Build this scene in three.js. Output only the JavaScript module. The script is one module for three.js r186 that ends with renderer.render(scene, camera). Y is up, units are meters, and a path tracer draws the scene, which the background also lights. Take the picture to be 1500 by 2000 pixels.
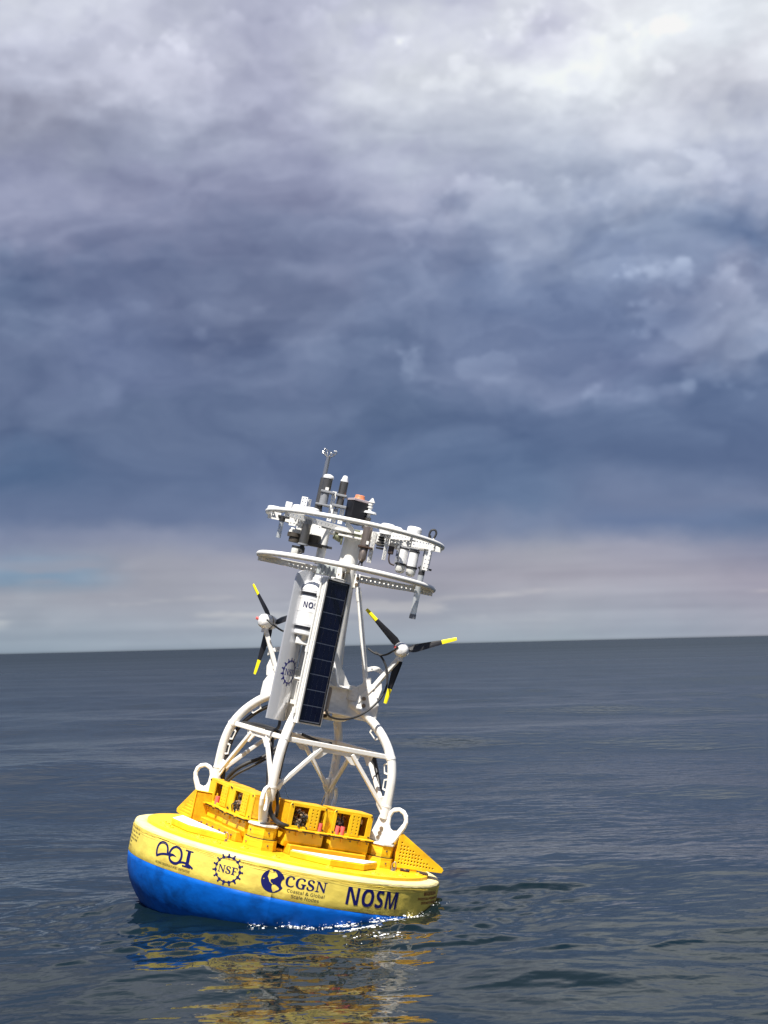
import * as THREE from 'three';
import { mergeGeometries } from 'three/addons/utils/BufferGeometryUtils.js';
import { RoundedBoxGeometry } from 'three/addons/geometries/RoundedBoxGeometry.js';

// ---------------------------------------------------------------- camera, sky, sun, exposure
const scene = new THREE.Scene();
const EYE = 2.2;
const camera = new THREE.PerspectiveCamera(34.708, 0.75, 0.1, 60000);
camera.position.set(0, EYE, 0);
camera.rotation.order = 'YXZ';
camera.rotation.set(0.08105, 0, -0.024);
scene.add(camera);

const renderer = new THREE.WebGLRenderer({ antialias: true });
renderer.toneMapping = THREE.LinearToneMapping;
const EXPOSURE = 1.75;
renderer.toneMappingExposure = EXPOSURE;
renderer.shadowMap.enabled = true;

const SUN_DIR = new THREE.Vector3(-0.09, 0.905, 0.41).normalize();
const sun = new THREE.DirectionalLight(new THREE.Color(1.0, 0.955, 0.88), 5);
sun.position.copy(SUN_DIR).multiplyScalar(30).add(new THREE.Vector3(-0.9, 0, -14.4));
sun.target.position.set(-0.9, 1.5, -14.4);
sun.castShadow = true;
Object.assign(sun.shadow.camera, { left: -6, right: 6, top: 6, bottom: -6, near: 1, far: 60 });
sun.shadow.mapSize.set(2048, 2048);
scene.add(sun, sun.target);

// seeded random and value noise
function rng(seed) { let s = seed >>> 0; return () => { s = (s + 0x6D2B79F5) | 0; let t = Math.imul(s ^ (s >>> 15), 1 | s); t = (t + Math.imul(t ^ (t >>> 7), 61 | t)) ^ t; return ((t ^ (t >>> 14)) >>> 0) / 4294967296; }; }
function hash(i, j, k) { let h = Math.imul(i, 374761393) ^ Math.imul(j, 668265263) ^ Math.imul(k, 2147483647); h = Math.imul(h ^ (h >>> 13), 1274126177); return ((h ^ (h >>> 16)) >>> 0) / 4294967296; }
function vnoise(x, y, k = 0) {
  const i = Math.floor(x), j = Math.floor(y); let fx = x - i, fy = y - j;
  fx = fx * fx * fx * (fx * (fx * 6 - 15) + 10); fy = fy * fy * fy * (fy * (fy * 6 - 15) + 10);
  const a = hash(i, j, k), b = hash(i + 1, j, k), c = hash(i, j + 1, k), d = hash(i + 1, j + 1, k);
  return (a + (b - a) * fx + (c - a) * fy + (a - b - c + d) * fx * fy) * 2 - 1;
}
function fbm(x, y, oct, k = 0) { let s = 0, a = 0.5, f = 1; for (let o = 0; o < oct; o++) { s += a * vnoise(x * f + o * 17.3, y * f - o * 9.7, k + o); a *= 0.5; f *= 2.03; } return s; }
const lin = (c) => (c <= 0.04045 ? c / 12.92 : Math.pow((c + 0.055) / 1.055, 2.4));
const sstep = (a, b, x) => { const t = Math.min(1, Math.max(0, (x - a) / (b - a))); return t * t * (3 - 2 * t); };

// the sky: a bank of storm cloud over a paler band along the horizon (degrees of azimuth and height, sRGB levels)
const SKY_AZ = [-13.2, -8.9, -3.6, 0.9, 5.4, 8.9, 13.2];
const SKY_ROWS = [
  [0.0, 144, 155, 167, 147, 156, 168, 150, 158, 168, 147, 155, 166, 149, 158, 168, 152, 158, 170, 157, 158, 170],
  [1.96, 152, 154, 164, 154, 154, 164, 156, 156, 166, 154, 152, 162, 160, 156, 166, 158, 154, 166, 156, 150, 164],
  [3.05, 136, 144, 161, 148, 147, 158, 147, 145, 158, 151, 147, 160, 154, 152, 162, 150, 148, 163, 130, 132, 153],
  [3.95, 114, 119, 142, 124, 126, 146, 122, 126, 148, 118, 121, 143, 108, 116, 141, 94, 105, 135, 92, 105, 134],
  [4.7, 92, 102, 130, 92, 101, 129, 102, 110, 138, 90, 102, 131, 88, 102, 131, 102, 110, 137, 104, 111, 137],
  [6.1, 74, 90, 120, 82, 93, 122, 84, 94, 124, 79, 92, 122, 80, 94, 124, 82, 94, 124, 84, 95, 125],
  [7.85, 84, 94, 122, 84, 94, 122, 86, 96, 124, 82, 94, 122, 84, 96, 126, 86, 98, 128, 88, 100, 130],
  [9.6, 90, 98, 126, 92, 100, 130, 94, 102, 130, 92, 102, 130, 107, 115, 143, 104, 112, 142, 122, 128, 152],
  [11.75, 88, 98, 126, 98, 104, 132, 102, 108, 134, 98, 106, 134, 96, 106, 136, 100, 110, 140, 128, 132, 156],
  [13.85, 110, 112, 138, 112, 114, 140, 108, 112, 138, 112, 116, 142, 120, 126, 150, 118, 126, 150, 100, 112, 142],
  [15.75, 128, 128, 152, 126, 126, 150, 128, 128, 152, 150, 150, 170, 152, 156, 174, 166, 168, 184, 150, 152, 172],
  [17.8, 138, 138, 156, 140, 142, 162, 140, 140, 162, 166, 168, 182, 182, 184, 196, 196, 196, 206, 192, 192, 202],
  [20.0, 178, 180, 198, 186, 187, 204, 166, 167, 188, 196, 198, 208, 218, 220, 225, 222, 224, 228, 214, 217, 224],
  [22.2, 200, 202, 212, 196, 198, 210, 180, 181, 200, 182, 183, 203, 190, 190, 206, 212, 213, 220, 226, 228, 232],
  [27.0, 190, 190, 200, 186, 187, 199, 190, 190, 200, 192, 192, 203, 196, 196, 206, 196, 197, 207, 198, 198, 208],
];
function skyGrid(az, el, out) {
  const P = 26.4; let a = ((az + 13.2) % (2 * P) + 2 * P) % (2 * P); if (a > P) a = 2 * P - a; a -= 13.2;
  let i = 0; while (i < SKY_AZ.length - 2 && a > SKY_AZ[i + 1]) i++;
  let j = 0; const e = Math.min(27, Math.max(0, el)); while (j < SKY_ROWS.length - 2 && e > SKY_ROWS[j + 1][0]) j++;
  let u = (a - SKY_AZ[i]) / (SKY_AZ[i + 1] - SKY_AZ[i]); u = u * u * (3 - 2 * u);
  let v = (e - SKY_ROWS[j][0]) / (SKY_ROWS[j + 1][0] - SKY_ROWS[j][0]); v = v * 0.5 + 0.5 * v * v * (3 - 2 * v);
  const A = SKY_ROWS[j], B = SKY_ROWS[j + 1];
  for (let c = 0; c < 3; c++) {
    const p = A[1 + i * 3 + c] * (1 - u) + A[4 + i * 3 + c] * u, q = B[1 + i * 3 + c] * (1 - u) + B[4 + i * 3 + c] * u;
    out[c] = p * (1 - v) + q * v;
  }
}
const rgbTmp = [0, 0, 0];
// heaped cloud heads: azimuth, height, half width, half height (degrees), strength
const HEAPS = [[3.8, 9.4, 2.7, 0.95, 17], [8.9, 8.5, 1.7, 0.5, 15], [11.9, 10.6, 2.3, 2.3, 18], [4.4, 14.6, 3.0, 1.2, 14], [9.2, 15.2, 3.2, 1.1, 12], [6.3, 19.8, 4.6, 1.4, 15], [-8.9, 19.5, 3.2, 0.9, 12], [9.0, 12.3, 3.4, 0.8, 10], [-3, 20.9, 3, 0.9, 10], [-7.5, 11.2, 4.5, 0.7, 7], [-3.4, 10.2, 3.4, 0.7, 7], [17.5, 12, 4, 2, 15], [22, 16, 5, 2, 14], [-17, 14, 5, 1.6, 10], [-24, 18, 6, 2, 12], [30, 11, 6, 2, 14]];
function skyColor(az, el, detail, out) {
  const oct = detail ? 6 : 3, a180 = ((az + 180) % 360 + 360) % 360 - 180;
  if (el < 40) el -= (el * (40 - el) / 400) * 6.5 * sstep(17, 50, Math.abs(a180)); // out of view to the sides, bank made taller to keep low sky dark
  const hi = sstep(3.5, 12, el);
  const wx = fbm(az * 0.15 + 3.1, el * 0.26 + 1.7, oct, 11), wy = fbm(az * 0.12 - 7.7, el * 0.3 + 5.2, oct, 31);
  const fx = fbm(az * 0.8 + 13, el * 1.1, oct - 1, 211), fy = fbm(az * 0.8, el * 1.1 - 9, oct - 1, 231);
  skyGrid(az + wx * (1.4 + 1.6 * hi) + fx * 0.9 * hi, el + wy * (0.5 + 1.2 * hi) + fy * (0.2 + 0.9 * hi), rgbTmp);
  const lift = (0.5 + 0.5 * sstep(2.4, 4.2, el)) * (1 - 0.6 * sstep(16, 20, el)); rgbTmp[0] += 12 * lift; rgbTmp[1] += 18 * lift; rgbTmp[2] += 22 * lift;
  // soft rolls of the cloud bank, tilted a little and drawn out sideways
  const u = az * 0.19 + el * 0.07 + wx * 0.7, v = el * 0.42 - az * 0.05 + wy * 0.6;
  let g = fbm(u * 1.1, v * 1.2, oct, 51) * (7 + 13 * hi) + fbm(u * 2.6 + 7, v * 2.9, detail ? 7 : 2, 91) * (6 + 14 * hi) + 3 * hi;
  // heaped heads: crisp lit edges that fade inwards, layer behind layer
  const right = sstep(-5, 5, a180) * (1 - sstep(40, 70, a180));
  const mid = sstep(7.2, 8.6, el) * (1 - sstep(13.5, 17, el)), top = sstep(14, 18, el);
  const amt = 7 * mid * (0.1 + 0.9 * right) + 5 * top;
  if (amt > 0.5) for (let L = 0; L < 2; L++) {
    const q = fbm(az * (0.26 + 0.1 * L) + fx * 0.3 + 4.1 + L * 11, el * (0.5 + 0.15 * L) + fy * 0.3 + 2.3 + L * 5, detail ? 6 : 3, 71 + L * 20) + 0.06;
    const e = sstep(-0.09 - 0.03 * L, 0.09 + 0.04 * L, q); g += amt * (e * Math.exp(-Math.max(0, q) * 5.5) - 0.42 * (1 - e) * Math.exp(Math.min(0, q) * 6) - 0.12);
  }
  { const hn = fbm(az * 0.95 + 31, el * 1.25, oct + (detail ? 1 : 0), 271), hm = fbm(az * 0.34 - 3, el * 0.5, 3, 291);
    for (const [ha, he, rx, ry, k] of HEAPS) { const da = (a180 - ha) / rx, de = (el - he) / ry; if (da * da + de * de > 5) continue;
      const f = 1 - Math.sqrt(da * da + de * de * (de < 0 ? 1.5 : 1)) + 0.95 * hn + 0.6 * hm, b = sstep(-0.06, 0.3, f); g += k * b * (0.72 + 0.38 * Math.max(-1, Math.min(1, de)) - 0.35 * sstep(0.3, 1.1, f) + 0.9 * hn); } }
  let cream = 0;
  if (el < 3.4) { // thin cream streaks low over the horizon
    const s = fbm(az * 0.2 + 9, el * 3.0 + wx * 0.8, detail ? 5 : 3, 151);
    cream = sstep(0.1, 0.4, s) * sstep(0.6, 1.1, el) * (1 - sstep(1.5, 2.2, el)) * 22;
    g += fbm(az * 0.13, el * 3.5, 4, 171) * 9 * (1 - sstep(2.4, 3.4, el));
  }
  out[0] = rgbTmp[0] + g + cream; out[1] = rgbTmp[1] + g * 0.98 + cream * 0.88; out[2] = rgbTmp[2] + g * 0.9 + cream * 0.62;
  // blue-grey opening at the left, just over the horizon
  const op = sstep(0.0, 0.4, fbm(az * 0.2 + 2.2, el * 2.0, 4, 191) + 0.2) * sstep(1.9, 2.5, el) * (1 - sstep(2.8, 3.5, el)) * (1 - sstep(-11, -8, az)) * sstep(-40, -20, az);
  out[0] -= 16 * op; out[1] -= 2 * op; out[2] += 5 * op;
  // overhead, out of view: clear blue between greyer cloud, darkens sea reflections and skylight
  const ov = sstep(23, 33, el); if (ov > 0) { const b = sstep(-0.25, 0.3, fbm(az * 0.05, el * 0.09, oct, 251)); out[0] += ov * (84 + 40 * b - out[0]); out[1] += ov * (110 + 24 * b - out[1]); out[2] += ov * (156 + 4 * b - out[2]); }
}
{
  const W = 4096, H = 2048, data = new Float32Array(W * H * 4), c = [0, 0, 0];
  const deg = 180 / Math.PI;
  // three's equirectangular map: u = atan2(z, x) / 2pi + 0.5; row 0 is straight down
  const put = (x, y, a, e, detail) => {
    skyColor(a, e, detail, c); const k = (y * W + x) * 4;
    for (let q = 0; q < 3; q++) data[k + q] = lin(Math.min(246, Math.max(20, c[q])) / 255) / EXPOSURE; data[k + 3] = 1;
  };
  const azOf = (x) => { let t = ((x + 0.5) / W - 0.5) * 360 + 90; if (t > 180) t -= 360; return t; };
  for (let y = 0; y < H; y++) {
    const e = ((y + 0.5) / H - 0.5) * 180;
    if (e <= 0) { for (let x = 0; x < W; x++) { const k = (y * W + x) * 4; data[k] = 0.003; data[k + 1] = 0.007; data[k + 2] = 0.009; data[k + 3] = 1; } continue; }
    const fineRow = e < 26, step = e < 45 ? 8 : 32;
    for (let x = 0; x < W; x += step) {
      const a = azOf(x);
      if (fineRow && Math.abs(a) < 18) for (let q = 0; q < step; q++) put(x + q, y, azOf(x + q), e, true);
      else put(x, y, a, e, false);
    }
    for (let x = 0; x < W; x++) { // fill the coarse stretches between their samples
      const a = azOf(x - x % step); if (fineRow && Math.abs(a) < 18) continue;
      const x0 = x - x % step, t = (x % step) / step; if (t === 0) continue;
      const i0 = (y * W + x0) * 4, i1 = (y * W + (x0 + step) % W) * 4, k = (y * W + x) * 4;
      for (let q = 0; q < 4; q++) data[k + q] = data[i0 + q] * (1 - t) + data[i1 + q] * t;
    }
  }
  const tex = new THREE.DataTexture(data, W, H, THREE.RGBAFormat, THREE.FloatType);
  tex.mapping = THREE.EquirectangularReflectionMapping; tex.minFilter = tex.magFilter = THREE.LinearFilter; tex.needsUpdate = true;
  scene.background = tex; scene.environment = tex;
}

// ---------------------------------------------------------------- the sea
const BUOY = new THREE.Vector3(-0.905, 0.4644, -14.457);
const rw = rng(4711);
const WAVES = [];
{
  const add = (L, A, dirDeg, spread, n) => { for (let i = 0; i < n; i++) {
    const l = L * Math.pow(2, (rw() - 0.5) * 0.9), d = (dirDeg + (rw() + rw() - 1) * spread) * Math.PI / 180, k = 2 * Math.PI / l;
    WAVES.push({ kx: Math.cos(d) * k, kz: Math.sin(d) * k, k, a: A * (l / L) / Math.sqrt(n), p: rw() * 6.283 });
  } };
  // wavelength, height scale, direction of travel (90 = towards the camera), spread
  add(26, 0.1, 80, 60, 8); add(9, 0.045, 75, 100, 14); add(4, 0.024, 80, 105, 18); add(1.9, 0.0095, 85, 115, 20);
  add(0.9, 0.0026, 85, 85, 16); add(0.42, 0.001, 90, 100, 16); add(0.2, 0.00035, 90, 110, 12);
}
const CRESTS = [[0.52, -12.45], [0.66, -12.34], [2.04, -15.17], [2.08, -14.45], [2.91, -13.98], [1.52, -14.45], [-2.77, -12.71], [1.74, -10.95], [-0.61, -11.57], [-0.31, -11.18], [1.36, -12.31], [-1.46, -11.33], [1.14, -12.03], [0.25, -13.36], [3.14, -16.09], [-2.26, -11.88], [-0.82, -12.71]].map(([x, z], i) => [x, z, 0.5 + rw() * 0.5, 0.009 + rw() * 0.01, rw() * 6, (rw() - 0.5) * 0.3]); // small peaked wavelets: place, half length, height, phase, skew
for (let i = 0; i < 90; i++) { const z = -10 - 40 * Math.pow(rw(), 1.4); CRESTS.push([(rw() - 0.5) * -z * 0.62, z, 0.35 + rw() * 0.6, 0.004 + rw() * 0.008, rw() * 6, (rw() - 0.5) * 0.5]); }
let SEA_DROP = 0; // brings the mean level of the long waves at the buoy back to zero
const gust = (x, z) => Math.max(0.12, 0.8 + 1.05 * fbm(x * 0.16 + 5, z * 0.13 + 2, 4, 301));
function seaHeight(x, z, dr, ux, uz) { // dr: the mesh spacing along the direction (ux, uz); waves too short for it fade out
  let y = 0; const gs = gust(x, z);
  for (const w of WAVES) {
    const kk = Math.abs(w.kx * ux + w.kz * uz) * dr; if (kk > 3) continue;
    const f = kk < 1.2 ? 1 : 1 - sstep(1.2, 3, kk), ph = w.kx * x + w.kz * z + w.p, s = Math.sin(ph);
    y += w.a * f * (w.k > 2.4 ? gs : w.k > 1 ? 0.4 + 0.6 * gs : 1) * (s + (w.k < 8 ? 0.28 : 0.1) * Math.cos(2 * ph));
  }
  y -= SEA_DROP;
  // water heaped against the low side of the hull, drawn down under the lifted side
  const dx = x - BUOY.x, dz = z - BUOY.z, r = Math.hypot(dx, dz), t = Math.atan2(dz, dx) * 57.3;
  const ring = Math.exp(-Math.pow((r - 1.35) / 0.3, 2));
  y += ring * (0.03 * Math.exp(-Math.pow((t - 12) / 20, 2)) - 0.055 * Math.exp(-Math.pow((t - 62) / 30, 2)) + 0.1 * Math.exp(-Math.pow(((t < -90 ? t + 360 : t) - 172) / 34, 2)));
  // short irregular wavelets with peaked crests
  if (dr < 0.5) {
    const near = 1 - sstep(0.12, 0.5, dr), wx = fbm(x * 0.55, z * 0.7, 3, 341) * 1.1, wz = fbm(x * 0.5 + 9, z * 0.8, 3, 351) * 0.9;
    let a = 0.0085, fx = 0.85, fz = 1.5;
    for (let o = 0; o < 5; o++) { const n = 1 - Math.abs(vnoise(x * fx + wx + o * 7.1, z * fz + wz - o * 3.3, 360 + o)); y += near * gs * a * (n * n - 0.45); a *= 0.46; fx *= 2.07; fz *= 1.93; }
  }
  if (dr < 0.6) for (const [cx, cz, L, h, p, sk] of CRESTS) {
    const u = (x - cx) / L; if (u > 2 || u < -2) continue; const v = z - cz - sk * (x - cx) - 0.05 * Math.sin(u * 3 + p) - 0.03 * Math.sin(u * 9 + p * 2) - 0.16 * fbm(x * 1.9 + p, z * 0.6, 5, 381); if (v > 0.4 || v < -1.2) continue;
    const br = 0.4 + 1.5 * fbm(x * 2.1 + p * 9, z * 0.8, 3, 371); if (br > 0) y += h * Math.exp(-u * u * 1.6) * br * (v < 0 ? Math.exp(v / 0.26) : Math.exp(-Math.pow(v / 0.04, 1.3)));
  }
  const chop = Math.exp(-Math.pow((r - 1.95) / 0.75, 2)) * (dz > -0.6 ? 1 : 0.3);
  if (chop > 0.02 && dr < 0.2) y += chop * 0.045 * fbm(x * 2.6, z * 4.2, 4, 333);
  return y;
}
{
  for (const w of WAVES) if (w.k < 2.4) SEA_DROP += w.a * Math.sin(w.kx * BUOY.x + w.kz * (BUOY.z + 1) + w.p);
  const cols = [], rows = [];
  for (let a = -19; a < 19; a += 0.036) cols.push(a);
  for (let a = 19; a < 341; a += 3) cols.push(a);
  for (let r = 0.6; r < 8.6; r *= 1.09) rows.push(r);
  for (let d = EYE / 8.6; d > 0.0042; d -= d > 0.085 ? 0.00056 : 0.0003) rows.push(EYE / d);
  for (let r = 560; r < 42000; r *= 1.16) rows.push(r);
  const nc = cols.length, nr = rows.length, pos = new Float32Array(nc * nr * 3), uv = new Float32Array(nc * nr * 2), idx = new Uint32Array((nr - 1) * nc * 6 + nc * 3);
  for (let j = 0; j < nr; j++) {
    const r = rows[j], dr = j + 1 < nr ? rows[j + 1] - r : r * 0.16;
    for (let i = 0; i < nc; i++) {
      const a = (cols[i] - 90) * Math.PI / 180, ux = Math.cos(a), uz = Math.sin(a), x = ux * r, z = uz * r, k = j * nc + i;
      const side = i < 1055 ? 0.0007 * r : 0.05 * r;
      let y = i < 1055 ? seaHeight(x, z, Math.max(dr, 1e-4), ux, uz) : (r < 400 ? seaHeight(x, z, Math.max(dr, side) * 2, -uz, ux) * 0.5 : 0);
      pos[k * 3] = x; pos[k * 3 + 1] = y; pos[k * 3 + 2] = z; uv[k * 2] = x; uv[k * 2 + 1] = -z;
    }
  }
  let q = 0;
  for (let j = 0; j + 1 < nr; j++) for (let i = 0; i < nc; i++) {
    const a = j * nc + i, b = j * nc + (i + 1) % nc, c = a + nc, d = b + nc;
    idx[q++] = a; idx[q++] = d; idx[q++] = c; idx[q++] = a; idx[q++] = b; idx[q++] = d;
  }
  const g = new THREE.BufferGeometry();
  g.setAttribute('position', new THREE.BufferAttribute(pos, 3)); g.setAttribute('uv', new THREE.BufferAttribute(uv, 2));
  g.setIndex(new THREE.BufferAttribute(idx.slice(0, q), 1)); g.computeVertexNormals();
  // fine ripples: a height tile of wind-driven wavelets, as relief
  const N = 1024, tile = 7.3, hgt = new Float32Array(N * N), rr = rng(99), list = [];
  for (let i = 0; i < 90; i++) {
    const l = 0.035 * Math.pow(20, rr()), d = Math.PI / 2 + (rr() + rr() - 1) * 1.5; let m = Math.round(Math.cos(d) * tile / l), n = Math.round(Math.sin(d) * tile / l); if (!m && !n) n = 5;
    list.push([m, n, Math.pow(tile / Math.hypot(m, n), 1.15), rr() * 6.283]);
  }
  for (const [m, n, amp, p] of list) {
    const sx = new Float32Array(N), cx = new Float32Array(N); for (let x = 0; x < N; x++) { sx[x] = Math.sin(6.283185 * m * x / N + p); cx[x] = Math.cos(6.283185 * m * x / N + p); }
    for (let y = 0; y < N; y++) { const s = Math.sin(6.283185 * n * y / N) * amp, c = Math.cos(6.283185 * n * y / N) * amp; for (let x = 0; x < N; x++) hgt[y * N + x] += sx[x] * c + cx[x] * s; }
  }
  const nd = new Uint8Array(N * N * 4); let sum = 0; for (const v of hgt) sum += v * v; const sc = 0.0032 / Math.sqrt(sum / (N * N));
  const px = tile / N;
  for (let y = 0; y < N; y++) for (let x = 0; x < N; x++) {
    const gx = (hgt[y * N + (x + 1) % N] - hgt[y * N + (x + N - 1) % N]) * sc / (2 * px), gy = (hgt[((y + 1) % N) * N + x] - hgt[((y + N - 1) % N) * N + x]) * sc / (2 * px);
    const l = 1 / Math.hypot(gx, gy, 1), k = (y * N + x) * 4; nd[k] = 127.5 * (1 - gx * l); nd[k + 1] = 127.5 * (1 - gy * l); nd[k + 2] = 127.5 * (1 + l); nd[k + 3] = 255;
  }
  const nt = new THREE.DataTexture(nd, N, N); nt.wrapS = nt.wrapT = THREE.RepeatWrapping; nt.magFilter = nt.minFilter = THREE.LinearFilter; nt.repeat.set(1 / tile, 1 / tile); nt.needsUpdate = true;
  const mat = new THREE.MeshPhysicalMaterial({ color: new THREE.Color(0.003, 0.009, 0.012), roughness: 0.05, metalness: 0, ior: 1.21, normalMap: nt });
  // beyond what the mesh resolves, unresolved wave slopes become roughness, ring by ring
  const seaMats = []; let start = 0;
  const bandOf = (r) => Math.max(0, Math.min(13, Math.floor(Math.log(r / 14) / Math.log(1.34)) + 1));
  for (let b = 0; b < 14; b++) { const m = mat.clone(); m.roughness = 0.05 + 0.3 * Math.pow(b / 13, 0.9); m.normalScale.setScalar(0.4 + 1.4 * b / 13); seaMats.push(m); }
  for (let j = 0; j + 1 < nr; j++) { const b = bandOf(rows[j]); if (j + 2 >= nr || bandOf(rows[j + 1]) !== b) { const end = (j + 1) * nc * 6; g.addGroup(start, end - start, b); start = end; } }
  const sea = new THREE.Mesh(g, seaMats); sea.name = 'sea'; sea.receiveShadow = true;
  sea.userData = { kind: 'structure', label: 'dark slate blue sea with small wind ripples running to the horizon', category: 'sea' };
  scene.add(sea);
}

// ---------------------------------------------------------------- materials
function noiseTex(n, seed, fn, repeat = 1, srgb = false) {
  const d = new Uint8Array(n * n * 4);
  for (let y = 0; y < n; y++) for (let x = 0; x < n; x++) { const v = fn(x / n, y / n), k = (y * n + x) * 4; d[k] = v[0]; d[k + 1] = v[1]; d[k + 2] = v[2]; d[k + 3] = 255; }
  const t = new THREE.DataTexture(d, n, n); t.wrapS = t.wrapT = THREE.RepeatWrapping; t.magFilter = t.minFilter = THREE.LinearFilter; t.repeat.set(repeat, repeat); if (srgb) t.colorSpace = THREE.SRGBColorSpace; t.needsUpdate = true; return t;
}
// tiling noise: noise blended with its shifted copies
const tfbm = (u, v, f, oct, k) => { const a = fbm(u * f, v * f, oct, k), b = fbm((u - 1) * f, v * f, oct, k), c = fbm(u * f, (v - 1) * f, oct, k), d = fbm((u - 1) * f, (v - 1) * f, oct, k); return (a * (1 - u) + b * u) * (1 - v) + (c * (1 - u) + d * u) * v; };
const grime = (k, amt, stain) => noiseTex(256, k, (u, v) => { const g = tfbm(u, v, 9, 5, k), s = sstep(0.16, 0.34, tfbm(u, v, 5, 5, k + 40)), f = 244 + g * amt * 2; return [f - s * stain[0], f - s * stain[1], f - s * stain[2]].map((q) => Math.max(0, Math.min(255, q))); }, 1, true);
const grimeWhite = grime(401, 14, [6, 9, 16]), grimeYellow = grime(431, 22, [8, 16, 10]), grimeHull = grime(461, 26, [20, 26, 26]), grimeBlue = grime(491, 52, [56, 52, 40]);
const bumpy = noiseTex(256, 5, (u, v) => { const q = 128 + tfbm(u, v, 14, 5, 521) * 150; return [q, q, q]; });
const M = (r, g, b, roughness = 0.5, o = {}) => new THREE.MeshPhysicalMaterial({ color: new THREE.Color().setRGB(r, g, b), roughness, metalness: 0, ...o });
const white = M(0.86, 0.85, 0.82, 0.42, { map: grimeWhite });
const whiteGloss = M(0.88, 0.88, 0.88, 0.3, { map: grimeWhite, clearcoat: 0.3 });
const finWhite = M(0.6, 0.605, 0.63, 0.25, { metalness: 0.5, map: grimeWhite, clearcoat: 0.6, clearcoatRoughness: 0.12 });
const yellow = M(0.9, 0.56, 0.012, 0.45, { map: grimeYellow, bumpMap: bumpy, bumpScale: 0.0012 });
const yellowDull = M(0.84, 0.45, 0.01, 0.5, { map: grimeYellow });
const hullYellow = M(0.9, 0.7, 0.12, 0.6, { map: grimeHull, bumpMap: bumpy, bumpScale: 0.003 });
const rimCream = M(0.88, 0.75, 0.36, 0.6, { map: grimeHull, bumpMap: bumpy, bumpScale: 0.004 });
const hullBlue = M(0.0, 0.105, 0.5, 0.5, { specularIntensity: 0.45, map: grimeBlue, bumpMap: bumpy, bumpScale: 0.003 });
const navy = M(0.012, 0.014, 0.16, 0.5);
const rubber = M(0.02, 0.02, 0.022, 0.6);
const gasket = M(0.05, 0.025, 0.016, 0.7);
const titanium = M(0.24, 0.225, 0.2, 0.3, { metalness: 0.9 });
const steel = M(0.55, 0.55, 0.55, 0.28, { metalness: 0.95 });
const bronze = M(0.26, 0.2, 0.14, 0.4, { metalness: 0.6 });
const pink = M(0.8, 0.13, 0.12, 0.5);
const connectorMetal = M(0.62, 0.45, 0.28, 0.35, { metalness: 0.6 });
const amber = M(0.85, 0.32, 0.16, 0.35, { transmission: 0.3, thickness: 0 });
const pad = M(0.88, 0.87, 0.85, 0.8);
const blackPaint = M(0.012, 0.012, 0.015, 0.38);
const bladeYellow = M(0.88, 0.74, 0.01, 0.45);
const frost = M(0.82, 0.82, 0.78, 0.5, { transmission: 0.25, thickness: 0 });
const clear = M(0.72, 0.75, 0.77, 0.3, { transmission: 0.62, thickness: 0, ior: 1.45 });
const greyPlastic = M(0.23, 0.24, 0.26, 0.5);
const cellMat = M(0.02, 0.026, 0.075, 0.3, { clearcoat: 1, clearcoatRoughness: 0.04, map: noiseTex(64, 3, (u, v) => { const b = Math.abs(((u * 2) % 1) - 0.5) < 0.03 ? 255 : 120 + 60 * hash(Math.floor(u * 24), Math.floor(v * 9), 7); return [b * 0.6, b * 0.7, b]; }, 1, true) });

// ---------------------------------------------------------------- building helpers
const D = Math.PI / 180, V3 = (x, y, z) => new THREE.Vector3(x, y, z);
const pol = (r, az, y) => V3(r * Math.cos(az * D), y, r * Math.sin(az * D));
const frameAt = (o, X, Y, Z) => new THREE.Matrix4().makeBasis(X, Y, Z).setPosition(o);
const radial = (az) => frameAt(V3(0, 0, 0), pol(1, az, 0), V3(0, 1, 0), V3(-Math.sin(az * D), 0, Math.cos(az * D)));   // x outwards, y up
const facing = (az, n = 0) => frameAt(pol(n, az, 0), V3(Math.sin(az * D), 0, -Math.cos(az * D)), V3(0, 1, 0), pol(1, az, 0)); // x along the face to the right, y up, z outwards
function merge(list) {
  return mergeGeometries(list.map((g) => { const q = g.index ? g.toNonIndexed() : g; for (const k of Object.keys(q.attributes)) if (!['position', 'normal', 'uv'].includes(k)) q.deleteAttribute(k); if (!q.attributes.uv) q.setAttribute('uv', new THREE.BufferAttribute(new Float32Array(q.attributes.position.count * 2), 2)); return q; }));
}
const counts = {};
function part(name, geo, mat, parent, label) {
  const g = Array.isArray(geo) ? merge(geo) : geo, m = new THREE.Mesh(g, mat);
  m.name = name; m.castShadow = m.receiveShadow = true; if (label) m.userData.label = label; parent.add(m); return m;
}
function parts(name, list, mat, parent, label) { return list.map((g) => part(name, g, mat, parent, label)); }
function loose(name, list, mat, parent, label) { const m = part(name, list, mat, parent, label); m.userData.kind = 'stuff'; return m; } // pieces too small to pick apart
const prism = (r0, r1, y0, y1, x, z, n, turn = 0) => { const g = new THREE.CylinderGeometry(r1, r0, y1 - y0, n).toNonIndexed(); g.computeVertexNormals(); g.rotateY(turn); g.translate(x, (y0 + y1) / 2, z); return g; };
function grp(name, parent, label) { const g = new THREE.Group(); g.name = name; if (label) g.userData.label = label; parent.add(g); return g; }
const box = (x, y, z, cx = 0, cy = 0, cz = 0, m, r = 0) => { const s = Math.min(x, y, z); const g = r ? new RoundedBoxGeometry(x, y, z, 2, Math.min(r, s * 0.45)) : new THREE.BoxGeometry(x, y, z); g.translate(cx, cy, cz); if (m) g.applyMatrix4(m); return g; };
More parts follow.
